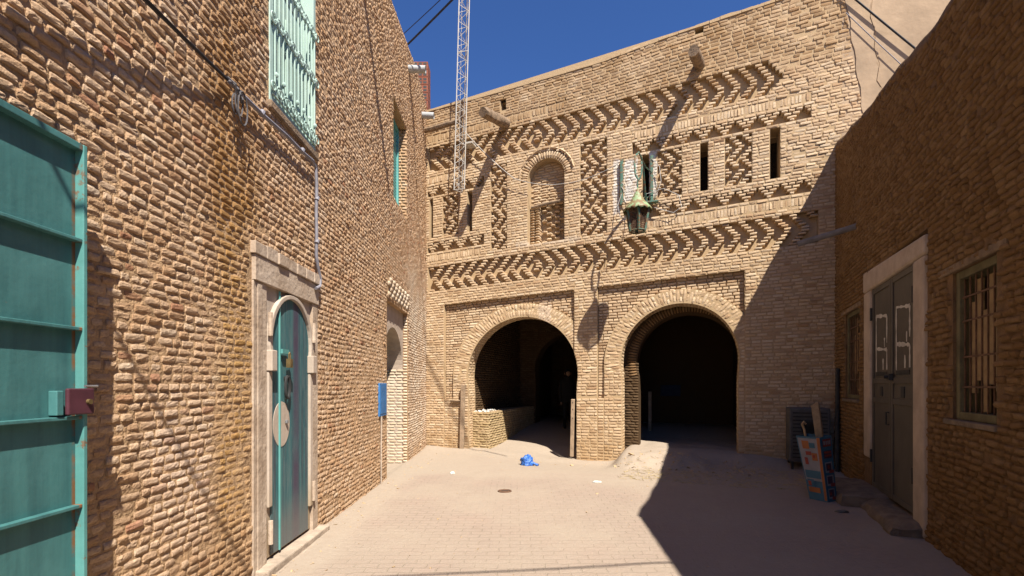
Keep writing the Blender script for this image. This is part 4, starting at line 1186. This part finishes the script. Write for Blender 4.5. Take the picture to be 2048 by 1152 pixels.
# ================================================================== ARCADE FURNITURE
# old palm-wood rain spouts
def spout(u, z, L, r, drop, du, label):
    mb = MB(); n = 9
    pts = [fm(u + du * i / (n - 1), z - drop * i / (n - 1), -.3 + (L + .3) * i / (n - 1)) for i in range(n)]
    mb.tube(pts, [r * (1 + .12 * float(vn(i * 1.3, u, 4))) * (1 - .12 * i / n) for i in range(n)], 10)
    for k, v in enumerate(mb.v): mb.v[k] = tuple(np.array(v) + .012 * np.array([float(vn(v[0] * 14, v[2] * 14, 1)), float(vn(v[1] * 14, v[2] * 14, 2)), float(vn(v[0] * 14, v[1] * 14, 3))]))
    o = mb.build('wooden_spout', 'wood', None, True); tag(o, label, 'spout', 'wooden rain spouts on the arcade')
spout(6.55, 7.94, .80, .12, .24, -.16, 'rough wooden rain spout high on the arcade below the right roof hole')
spout(2.22, 7.84, 1.15, .125, .40, -.10, 'rough wooden rain spout left of the blind niche beside the lattice mast')
mb = MB(); mb.tube([fl(-.05, 7.98, .22), fl(.3, 7.96, .24), fl(.62, 7.97, .26), fl(1.10, 7.99, .28)], [.065, .07, .065, .05], 8)
o = mb.build('wooden_beam', 'wood', None, True); tag(o, 'weathered timber beam between the left house and the lattice mast', 'beam')
# lattice mast
mast = thing('lattice_mast', 'white triangular lattice mast standing up in front of the arcade at the left corner', 'mast', fl(.98, 6.3, .22))
mw = .27
def mpt(k, z):
    cu, cd = 1.11 + .030 * (z - 6.3), .26
    a = (R(20), R(140), R(260))[k]; return fl(cu + mw * .55 * math.cos(a), z, cd + mw * .55 * math.sin(a))
for k in range(3):
    mb = MB(); mb.tube([mpt(k, 6.3), mpt(k, 13.0)], .013, 6); mb.build('leg', 'white_metal', mast, True)
mb = MB(); zz = 6.34; i = 0
while zz < 12.8:
    for k in range(3):
        a, b = (k, (k + 1) % 3) if i % 2 else ((k + 1) % 3, k)
        mb.tube([mpt(a, zz), mpt(b, zz + .2)], .007, 5)
    zz += .2; i += 1
for zz in (6.31, 7.6, 9.6, 11.6):
    for k in range(3): mb.tube([mpt(k, zz), mpt((k + 1) % 3, zz)], .010, 5)
mb.build('bracing', 'white_metal', mast)
mb = MB(); mb.tube([fl(1.07, 6.32, .26), fl(1.20, 12.9, .26)], .006, 5); mb.build('cable', 'pale_cable', mast)
mb = MB(); mb.box(fl, 1.16, 1.42, 7.42, 7.46, .0, .25); mb.build('wall_bracket', 'white_metal', mast)
mb = MB(); mb.box(fl, .97, 1.01, 6.5, 6.54, -.02, .2); mb.build('wall_bracket', 'white_metal', mast)
# stay wire to the lantern
mb = MB(); mb.tube(sag(fl(1.18, 7.78, .2), fl(2.45, 6.45, .12), .06) , .010, 5); mb.tube(sag(fl(2.45, 6.45, .12), fl(4.85, 6.42, .06), .28), .007, 5)
o = mb.build('wire', 'pale_cable', None, True); tag(o, 'pale slack wire strung from the lattice mast across the niche to the lantern bracket', 'wire')

# street lantern on its gooseneck bracket
lan = thing('street_lantern', 'green rusty street lantern hanging from a curved bracket between the arches', 'lantern', fl(5.37, 4.6, 1.0))
lc = Vector(fl(5.37, 0, 1.0))
n = 12
mb = MB(); V = []; Fr = []
prof = [(.012, 5.46), (.03, 5.40), (.07, 5.33), (.135, 5.20), (.14, 5.19), (.20, 5.12), (.275, 5.03)]
NS = 64
for (r, z) in prof:
    for k in range(NS): V.append((lc.x + r * math.cos(2 * math.pi * k / NS), lc.y + r * math.sin(2 * math.pi * k / NS), z))
for k in range(NS):                                         # scalloped eave
    sc_ = abs(math.sin(k / NS * math.pi * 14)); V.append((lc.x + .28 * math.cos(2 * math.pi * k / NS), lc.y + .28 * math.sin(2 * math.pi * k / NS), 5.025 - .05 * sc_))
for q in range(len(prof)):
    for k in range(NS): Fr.append((q * NS + k, q * NS + (k + 1) % NS, (q + 1) * NS + (k + 1) % NS, (q + 1) * NS + k))
mb.add(V, Fr); o = mb.build('roof', 'lantern_roof', lan, True); sm_ = o.modifiers.new('thick', 'SOLIDIFY'); sm_.thickness = .006
cage = MB(); ns = 6
def cp(k, z):
    f = (z - 4.6) / (5.05 - 4.6); r = .155 + (.235 - .155) * f; a = 2 * math.pi * (k + .35) / ns; return Vector((lc.x + r * math.cos(a), lc.y + r * math.sin(a), z))
for k in range(ns):
    p0, p1 = cp(k, 4.6), cp(k, 5.05); cage.tube([p0, p1], .026, 4)
    cage.tube([cp(k, 4.61), cp(k + 1, 4.61)], .018, 4); cage.tube([cp(k, 5.03), cp(k + 1, 5.03)], .012, 4)
cage.build('frame', 'lantern_green', lan)
mesh_ = MB()
for k in range(ns):
    for q in range(9):
        f0 = q / 8
        for dirn in (1, -1):
            a0 = cp(k, 4.63).lerp(cp(k + 1, 4.63), f0); f1 = f0 + dirn * .55
            z1 = 5.02
            if f1 > 1: zc_ = 4.63 + (1 - f0) / .55 * .39; b0 = cp(k + 1, zc_)
            elif f1 < 0: zc_ = 4.63 + f0 / .55 * .39; b0 = cp(k, zc_)
            else: b0 = cp(k, z1).lerp(cp(k + 1, z1), f1)
            if (b0 - a0).length > .02: mesh_.tube([a0, b0], .0055, 3, False)
    for q in range(5):
        for s_ in (0, 1):
            z0 = 4.63 + .39 * q / 5; a0 = cp(k + s_, z0); fe = (5.02 - z0) / .39 * .55; b0 = cp(k, 5.02).lerp(cp(k + 1, 5.02), fe if s_ == 0 else 1 - fe)
            mesh_.tube([a0, b0], .0055, 3, False)
mesh_.build('wire_mesh', 'rust', lan)
mb = MB(); mb.lathe((lc.x, lc.y, 4.72), [(0, 0), (.035, .02), (.045, .1), (.03, .18), (.02, .25), (0, .26)], 10); mb.build('bulb', 'old_plaster', lan, True)
hook = MB()
hook.tube([lc + Vector((0, 0, 5.44)), lc + Vector((0, 0, 5.60))], .014, 6)
ax = Vector((.934, -.358, 0)); an = Vector((.358, .934, 0))   # along the wall, into the wall
def hp(u, m, z): return lc + ax * u + an * m + Vector((0, 0, z))
arcp = [hp(.02, .0, 5.60), hp(-.04, -.02, 5.72), hp(-.06, .0, 5.95), hp(-.05, .06, 6.12), hp(0, .2, 6.24), hp(.03, .38, 6.22), hp(.05, .58, 6.05), hp(.06, .8, 5.75), hp(.07, .96, 5.48)]
hook.tube(arcp, .020, 8)
hook.tube([hp(.02, 0, 5.60), hp(.07, .0, 5.70), hp(.08, .02, 5.86), hp(.07, .03, 5.98)], .017, 6)
hook.tube([hp(.0, .2, 6.24), hp(.10, .6, 6.1), hp(.19, .95, 6.12)], .014, 6)
hook.build('bracket', 'lantern_green', lan, True)
for (u, z0, z1) in ((4.93, 5.52, 6.50), (5.56, 5.50, 6.48)):
    mb = MB(); mb.box(fl, u - .03, u + .03, z0, z1, .018, .075); mb.build('wall_post', 'lantern_green', lan, bevel=.006)
mb = MB(); mb.box(fl, 5.35, 5.70, 5.46, 5.49, .02, .16)
for u in (5.38, 5.46, 5.54, 5.62): mb.tube([fl(u, 5.49, .08), fl(u + .01, 5.58, .09), fl(u + .03, 5.62, .06)], .008, 5)
mb.build('tray', 'lantern_green', lan)
mb = MB()
for q, pp in enumerate(([(4.93, 5.9, .08), (5.1, 5.6, .12), (5.2, 5.45, .2), (5.35, 5.5, .4)], [(4.93, 6.0, .07), (5.12, 5.75, .1), (5.3, 5.62, .3)], [(5.56, 6.4, .08), (5.72, 6.2, .1), (5.75, 5.9, .08), (5.66, 5.6, .1)],
        [(5.45, 5.66, .1), (5.8, 5.72, .12), (6.1, 5.55, .1), (6.16, 5.30, .08), (6.0, 5.2, .08), (5.6, 5.36, .1)], [(4.93, 5.75, .07), (4.85, 5.5, .1), (4.92, 5.2, .2), (5.1, 5.05, .5)])):
    mb.tube([fl(*x) for x in pp], .007, 5)
mb.build('loose_wire', 'pale_cable', lan, True)

# overhead wires in the sky, cables by the plaster wall, cable over the court
mb = MB(); mb.tube(sag((-2.6, 10.4, 8.70), (2.8, 4.7, 9.1), .12), .02, 6)
o = mb.build('overhead_wire', 'black_cable', None, True); tag(o, 'thick black overhead wire crossing the sky from the left roof', 'wire', 'overhead wires over the left roof')
mb = MB(); mb.tube(sag((-2.6, 10.1, 8.75), (2.4, 5.6, 9.4), .1), .008, 6)
o = mb.build('overhead_wire', 'black_cable', None, True); tag(o, 'thin black overhead wire, the upper one crossing the sky from the left roof', 'wire', 'overhead wires over the left roof')
mb = MB(); mb.tube(sag(fl(8.90, 9.12, .07), fl(11.4, 6.02, .05), .03), .017, 6)
o = mb.build('cable', 'black_cable', None, True); tag(o, 'thick dark cable running down across the pink plaster wall', 'cable')
mb = MB(); mb.tube(sag(fl(9.05, 8.55, .05), fl(11.0, 5.9, .05), .03), .008, 6)
o = mb.build('cable', 'grey_cable', None, True); tag(o, 'thin grey cable below the thick one on the pink plaster wall', 'cable')
mb = MB(); mb.tube(sag((-2.0, .25, 5.1), (3.1, .95, 4.95), .05), .015, 6)
o = mb.build('overhead_wire', 'black_cable', None, True); tag(o, 'cable strung over the court that casts a line of shadow across the pavers', 'wire')

# posts beside the arches
def post(u, z1, d, w, lean, label, holes=False):
    p = MB(); p.hexa([fl(u - w / 2, -.03, d), fl(u + w / 2, -.03, d), fl(u + w / 2, -.03, d + w * .7), fl(u - w / 2, -.03, d + w * .7),
                      fl(u - w / 2 + lean, z1, d), fl(u + w / 2 + lean, z1, d), fl(u + w / 2 + lean, z1 - .02, d + w * .7), fl(u - w / 2 + lean, z1, d + w * .7)])
    o = p.build('wooden_post', 'wood_post', None, bevel=.008); tag(o, label, 'post', 'wooden posts at the arches')
    if holes:
        for zz in (.85, 1.05, 1.2):
            h = MB(); h.tube([fl(u + lean, zz, d + w * .7 - .005), fl(u + lean, zz, d + w * .7 + .006)], .012, 8); h.build('bolt', 'iron', o)
post(1.05, 1.62, .02, .10, .04, 'squared wooden post standing at the left side of the left arch')
post(3.80, 1.28, -.06, .08, .03, 'short bolted plank standing against the middle pier', True)
post(5.24, 1.42, -3.3, .09, 0, 'wooden post in the dark just inside the right arch')
mb = MB(); mb.tube([fl(.72, 1.20, .02), fl(1.0, 1.205, .03), fl(1.0, 1.21, .03)], [.03, .028, .02], 7); o = mb.build('timber', 'wood', None, True); tag(o, 'short dark timber set in the brickwork beside the left wooden post', 'timber')
# dim blue board on the rear wall of the right room
mb = MB(); mb.box(fl, 5.40, 6.0, 1.25, 1.60, -5.2, -5.14); mb = mb.build('blue_board', 'navy', None, bevel=.01); tag(mb, 'dark blue rectangular board on the dim rear wall inside the right arch', 'board')
m2 = MB(); m2.box(fl, 5.45, 5.95, 1.30, 1.55, -5.139, -5.132); m2.build('panel', 'navy', mb)

# ================================================================== SMALL THINGS ON THE GROUND
def crumpled(name, c, r, sq, mat, label, cat, seed, sub=4):
    bm = bmesh.new(); bmesh.ops.create_icosphere(bm, subdivisions=sub, radius=1)
    for v in bm.verts:
        p = v.co.copy(); n_ = mnoise.noise(p * 1.6 + Vector((seed, 0, 0))) * .42 + abs(mnoise.noise(p * 4 + Vector((0, seed, 0)))) * .40 - abs(mnoise.noise(p * 7)) * .22
        p *= 1 + n_; v.co = Vector((p.x * r * sq[0], p.y * r * sq[1], max(p.z, -.55) * r * sq[2]))
    me = bpy.data.meshes.new(name); bm.to_mesh(me); bm.free(); o = bpy.data.objects.new(name, me); col.objects.link(o)
    me.materials.append(M[mat]); me.shade_smooth(); o.location = (c[0], c[1], gz(*c) + .5 * r * sq[2]); tag(o, label, cat); return o
bag = crumpled('plastic_bag', (.30, 9.75), .135, (1.0, .9, .95), 'blue_plastic', 'crumpled bright blue plastic bag lying in front of the left arch', 'bag', 3)
mb = MB(); V = []
b0 = Vector((.40, 9.72, gz(.4, 9.72) + .05)); b1 = Vector((.53, 9.66, gz(.5, 9.66) + .015))
mb.tube([b0, b0.lerp(b1, .5) + Vector((0, 0, .01)), b1], [.05, .022, .035], 9); bpy.context.view_layer.update(); mb.build('bag_tail', 'blue_plastic', bag, True)
crumpled('litter', (-1.08, 8.65), .04, (1.1, 1, .6), 'white_litter', 'small white scrap of paper lying left of the drain cover', 'litter', 6, 3)
crumpled('litter', (1.40, 7.85), .045, (1.6, 1, .35), 'white_litter', 'flat white scrap of paper lying in front of the middle pier', 'litter', 9, 3)
crumpled('litter', (4.15, 6.0), .05, (1.5, 1, .35), 'acgrey', 'grey scrap of paper in the shade before the printed carton', 'litter', 12, 3)
mh = MB(); z0 = gz(-.11, 7.17)
mh.lathe((-.11, 7.17, z0 - .01), [(.105, 0), (.105, .022), (.085, .024), (.083, .016), (0.001, .017)], 24)
mh = mh.build('drain_cover', 'rust', None, True); tag(mh, 'small round rusty drain cover set in the pavers', 'drain cover')
mb = MB(); mb.box(lambda u, z, d: (-.11 + u, 7.17 + d, z0 + z), -.05, .05, .008, .013, -.012, .012); mb.build('lifting_slot', 'iron', mh)

# printed carton with sticks and planks in it
cz = gz(4.45, 6.75)
carton = thing('carton', 'tall printed teal and orange carton leaning in the right corner, holding a wooden plank', 'carton', (4.5, 6.75, cz))
bl, blr, br_, bbk = Vector((4.19, 6.72, cz)), Vector((4.30, 6.50, cz)), Vector((4.48, 6.58, cz)), Vector((4.36, 6.82, cz))
tl, tlr, tr_, tbk = Vector((4.15, 6.98, cz + .86)), Vector((4.33, 6.72, cz + .86)), Vector((4.56, 6.82, cz + .88)), Vector((4.38, 7.08, cz + .88))
def quadbox(mb, b, t_, th=.012):
    n = 4
    V = list(b) + list(t_); c0 = sum(b, Vector()) / 4; c1 = sum(t_, Vector()) / 4
    V += [c0 + (p - c0) * .93 + Vector((0, 0, .015)) for p in b] + [c1 + (p - c1) * .93 for p in t_]
    F_ = [(0, 1, 2, 3), (8, 9, 10, 11)]
    for k in range(4):
        j = (k + 1) % 4; F_ += [(k, j, 4 + j, 4 + k), (8 + k, 12 + k, 12 + j, 8 + j), (4 + k, 4 + j, 12 + j, 12 + k)]
    mb.add(V, F_)
mb = MB(); quadbox(mb, (bl, blr, br_, bbk), (tl, tlr, tr_, tbk)); mb.build('box_body', 'tealcard', carton)
def face_patch(a, b, c_, d_, pieces, mat, name, off):
    nrm = (b - a).cross(d_ - a).normalized()
    if nrm.y > 0: nrm = -nrm
    for (u0, u1, v0, v1) in pieces:
        m_ = MB()
        def P(u, v): return (a.lerp(b, u)).lerp(d_.lerp(c_, u), v) + nrm * off
        m_.add([P(u0, v0), P(u1, v0), P(u1, v1), P(u0, v1)], [(0, 1, 2, 3)])
        m_.build(name, mat, carton)
# right (teal) side: title block and a column of little framed pictures
fr = (blr, br_, tr_, tlr)
face_patch(*fr, [(.18, .82, .05, .20), (.16, .84, .24, .40), (.15, .82, .44, .60)], 'whitecard', 'picture_frame', .003)
face_patch(*fr, [(.24, .72, .075, .18), (.24, .70, .27, .38), (.24, .70, .47, .58), (.15, .85, .66, .78)], 'darkcard', 'picture', .005)
face_patch(*fr, [(.50, .90, .03, .075), (.48, .90, .225, .275), (.45, .9, .43, .475), (.2, .8, .685, .715), (.2, .8, .735, .765), (.15, .85, .84, .96), (.3, .5, .10, .14), (.36, .56, .50, .55)], 'redcard', 'price_flash', .007)
face_patch(*fr, [(.2, .34, .87, .93), (.4, .5, .87, .93), (.56, .66, .87, .93), (.7, .8, .87, .93)], 'whitecard', 'lettering', .009)
fl_ = (bl, blr, tlr, tl)
face_patch(*fl_, [(.05, .86, .30, .97)], 'whitecard', 'front_print', .003)
face_patch(*fl_, [(.86, .99, .02, .99), (.2, .5, .80, .93), (.55, .8, .62, .74), (.1, .7, .12, .2)], 'orangecard', 'orange_print', .005)
face_patch(*fl_, [(.1, .84, .34, .46), (.12, .45, .20, .32), (.5, .75, .82, .9)], 'tealcard', 'teal_print', .006)
face_patch(*fl_, [(.2, .35, .55, .66), (.3, .55, .70, .76), (.15, .3, .22, .29), (.6, .7, .66, .71)], 'redcard', 'red_print', .008)
mb = MB()
mb.hexa([Vector((4.36, 6.78, cz + .5)), Vector((4.43, 6.74, cz + .5)), Vector((4.50, 6.82, cz + .5)), Vector((4.42, 6.86, cz + .5)),
         Vector((4.37, 6.98, cz + 1.30)), Vector((4.45, 6.94, cz + 1.36)), Vector((4.52, 7.02, cz + 1.33)), Vector((4.44, 7.06, cz + 1.27))])
o = mb.build('wooden_plank', 'wood_pale', None, bevel=.004); tag(o, 'pale wooden plank standing upright in the printed carton', 'plank')
mb = MB(); mb.tube([(4.27, 6.86, cz + .5), (4.25, 6.94, cz + .95), (4.23, 6.96, cz + 1.03), (4.26, 6.97, cz + 1.06), (4.29, 6.97, cz + 1.03)], [.015, .015, .017, .018, .014], 8)
o = mb.build('wooden_stick', 'wood_pale', None, True); tag(o, 'short crooked stick poking out of the printed carton left of the plank', 'stick')
# old air-cooler cabinet behind it
ac = thing('metal_cabinet', 'old grey metal cooler cabinet standing in the right corner behind the carton', 'cabinet', fl(8.3, 0, .35))
zc = gz(*fl(8.3, 0, .35)[:2])
mb = MB(); mb.box(fl, 8.05, 8.70, zc + .12, zc + 1.12, .12, .52); mb.build('body', 'acgrey', ac, bevel=.02)
mb = MB()
for k in range(13): mb.box(fl, 8.10, 8.65, zc + .2 + k * .068, zc + .225 + k * .068, .521, .535)
mb.build('louvres', 'iron', ac)
mb = MB()
mb.lathe((0, 0, 0), [(0.14, -.01), (.14, .01), (.11, .01), (.11, -.01)], 20)
mb.v = [tuple(np.array(fl(8.37, zc + .75, .545)) + np.array([x * .934, x * -.358, 0]) + np.array([0, 0, y]) + np.array([-.358, -.934, 0]) * z_) for x, y, z_ in mb.v]
mb.build('fan_ring', 'iron', ac)
for u in (8.1, 8.65):
    for d in (.16, .48): mb = MB(); mb.box(fl, u - .02, u + .02, zc - .03, zc + .119, d - .02, d + .02); mb.build('leg', 'iron', ac)
mb = MB(); mb.tube([rm(4.95, -.02, .07), rm(5.0, 1.0, .06), rm(5.02, 1.9, .05)], .035, 8)
o = mb.build('pipe', 'iron', None, True); tag(o, 'dark upright pipe in the right corner beside the small barred window', 'pipe')

# ================================================================== PERSON in the left passage
px_, py_ = 1.65, 14.1
pz = gz(px_, py_)
person = thing('person', 'person in dark jacket and trousers standing in the shade inside the left arch', 'person', (px_, py_, pz))
def skin_body(name, verts, edges, radii, mat, root=0):
    me = bpy.data.meshes.new(name); me.from_pydata([(px_ + x, py_ + y, pz + z) for x, y, z in verts], edges, []); o = bpy.data.objects.new(name, me); col.objects.link(o)
    sk = o.modifiers.new('skin', 'SKIN'); lay = me.skin_vertices[0].data if len(me.skin_vertices) else None
    if lay is None:
        bpy.context.view_layer.objects.active = o; lay = me.skin_vertices.new() if hasattr(me.skin_vertices, 'new') else None
    if lay:
        for i, r in enumerate(radii): lay[i].radius = (r, r) if not isinstance(r, tuple) else r
        lay[root].use_root = True
    ss = o.modifiers.new('sub', 'SUBSURF'); ss.levels = ss.render_levels = 2
    me.materials.append(M[mat]); o.parent = person; o.matrix_parent_inverse = person.matrix_world.inverted(); return o
bv = [(0, 0, .95), (0, 0, 1.12), (0, 0, 1.32), (0, 0, 1.46), (0, -.01, 1.53), (0, -.02, 1.63), (0, -.02, 1.72),
      (-.09, 0, .90), (-.10, -.01, .50), (-.10, .02, .09), (-.11, -.12, .04), (.09, 0, .90), (.10, -.01, .50), (.11, .02, .09), (.13, -.12, .04),
      (-.18, 0, 1.41), (-.24, .0, 1.13), (-.23, -.07, .88), (-.23, -.10, .80), (.18, 0, 1.41), (.24, 0, 1.13), (.23, -.07, .88), (.23, -.10, .80)]
be = [(0, 1), (1, 2), (2, 3), (3, 4), (4, 5), (5, 6), (0, 7), (7, 8), (8, 9), (9, 10), (0, 11), (11, 12), (12, 13), (13, 14), (3, 15), (15, 16), (16, 17), (17, 18), (3, 19), (19, 20), (20, 21), (21, 22)]
brd = [.13, .12, .15, .10, .055, .085, .075, .09, .06, .042, .045, .09, .06, .042, .045, .06, .045, .034, .035, .06, .045, .034, .035]
skin_body('body', bv, be, brd, 'black')
mb = MB(); mb.lathe((px_, py_ - .02, pz + 1.66), [(.0, .125), (.06, .11), (.095, .06), (.10, .0), (.085, -.05), (.075, -.06)], 14); mb.build('hair', 'black', person, True)
mb = MB()
for r_, z_ in (): pass
prof = [(.20, .78), (.195, .95), (.17, 1.12), (.19, 1.30), (.17, 1.42), (.09, 1.50)]
n_ = 18; V = []
for (r_, z_) in prof:
    for k in range(n_):
        a = 2 * math.pi * k / n_; V.append((px_ + r_ * 1.08 * math.cos(a), py_ + r_ * .75 * math.sin(a), pz + z_))
mb.add(V, [(q * n_ + k, q * n_ + (k + 1) % n_, (q + 1) * n_ + (k + 1) % n_, (q + 1) * n_ + k) for q in range(len(prof) - 1) for k in range(n_)])
mb.build('jacket', 'black', person, True)
for sx_ in (-1, 1):
    for f_ in range(5):
        mb = MB(); x0 = px_ + sx_ * (.225 + .0); y0 = py_ - .115 + .018 * (f_ - 2); L_ = (.045, .07, .078, .07, .055)[f_]
        if f_ == 0: mb.tube([(x0, y0 - .01, pz + .80), (x0 - sx_ * .02, y0 - .035, pz + .765), (x0 - sx_ * .02, y0 - .045, pz + .735)], [.010, .010, .008], 6)
        else: mb.tube([(x0, y0, pz + .78), (x0 - sx_ * .004, y0 - .006, pz + .78 - L_ * .55), (x0 - sx_ * .015, y0 - .004, pz + .78 - L_)], [.009, .009, .007], 6)
        mb.build('finger', 'skin', person, True)
mb = MB(); mb.lathe((px_, py_ - .105, pz + 1.625), [(.0, -.075), (.045, -.05), (.06, 0), (.055, .05), (0, .08)], 12)
mb.tube([(px_, py_ - .155, pz + 1.645), (px_, py_ - .18, pz + 1.61), (px_, py_ - .16, pz + 1.60)], [.008, .013, .01], 6)
for sx_ in (-1, 1): mb.tube([(px_ + sx_ * .085, py_ - .03, pz + 1.60), (px_ + sx_ * .095, py_ - .02, pz + 1.65)], [.012, .016], 6)
mb.build('face', 'skin', person, True)
mb = MB()
for sx_ in (-1, 1): mb.lathe((px_ + sx_ * .024, py_ - .155, pz + 1.645), [(0, -.008), (.008, 0), (0, .008)], 8)
mb.tube([(px_ - .02, py_ - .158, pz + 1.583), (px_ + .02, py_ - .158, pz + 1.583)], .005, 6)
mb.build('eyes', 'black', person, True)

# ================================================================== LOOSE STUFF ON THE GROUND
def scatter(name, mat, n, sampler, size, label, cat, straw=False):
    mb = MB()
    for k in range(n):
        x, y = sampler(); z = gz(x, y)
        if straw:
            a = random.uniform(0, math.pi); L = random.uniform(.04, .13); dz = random.uniform(-.004, .02)
            mb.tube([(x, y, z + .004), (x + L * math.cos(a) * .5, y + L * math.sin(a) * .5, z + .008 + dz * .6), (x + L * math.cos(a), y + L * math.sin(a), z + .005 + dz)], .003, 3)
        else:
            r = size * random.lognormvariate(0, .5); pts = [Vector((x, y, z)) + Vector((random.uniform(-1, 1), random.uniform(-1, 1), random.uniform(-.5, .7))) * r for _ in range(7)]
            bm = bmesh.new(); [bm.verts.new(p) for p in pts]; bmesh.ops.convex_hull(bm, input=bm.verts)
            bm.verts.index_update(); vs = [v.co[:] for v in bm.verts]; fs = [[v.index for v in f.verts] for f in bm.faces]; bm.free(); mb.add(vs, fs)
    tag(mb.build(name, mat), label, cat, kind='stuff')
def along(t0, t1, m0, m1):
    def f():
        t = random.uniform(t0, t1); m = random.uniform(m0, m1); p = fl(t, 0, -m); return p[0], p[1]
    return f
def court():
    r = random.random()
    if r < .3: return random.uniform(-2.0, -1.7), random.uniform(3.5, 11)
    if r < .6: return along(.2, 7.2, -1.0, -.05)()
    if r < .8: return along(5, 8.6, -3.2, -.2)()
    return random.uniform(-1.9, 3.5), random.uniform(3.8, 11)
scatter('gravel', 'mortar_f', 420, court, .010, 'small loose pebbles and crumbs of brick lying on the paved court', 'gravel')
scatter('rubble', 'mortar_f', 130, along(4.95, 7.6, -1.25, -.35), .022, 'lumps of dried earth and broken brick on the sandy rise before the right arch', 'rubble')
scatter('straw', 'straw', 520, along(5.2, 8.2, -2.4, -.7), .01, 'loose straw scattered on the sandy mound before the right arch', 'straw', True)
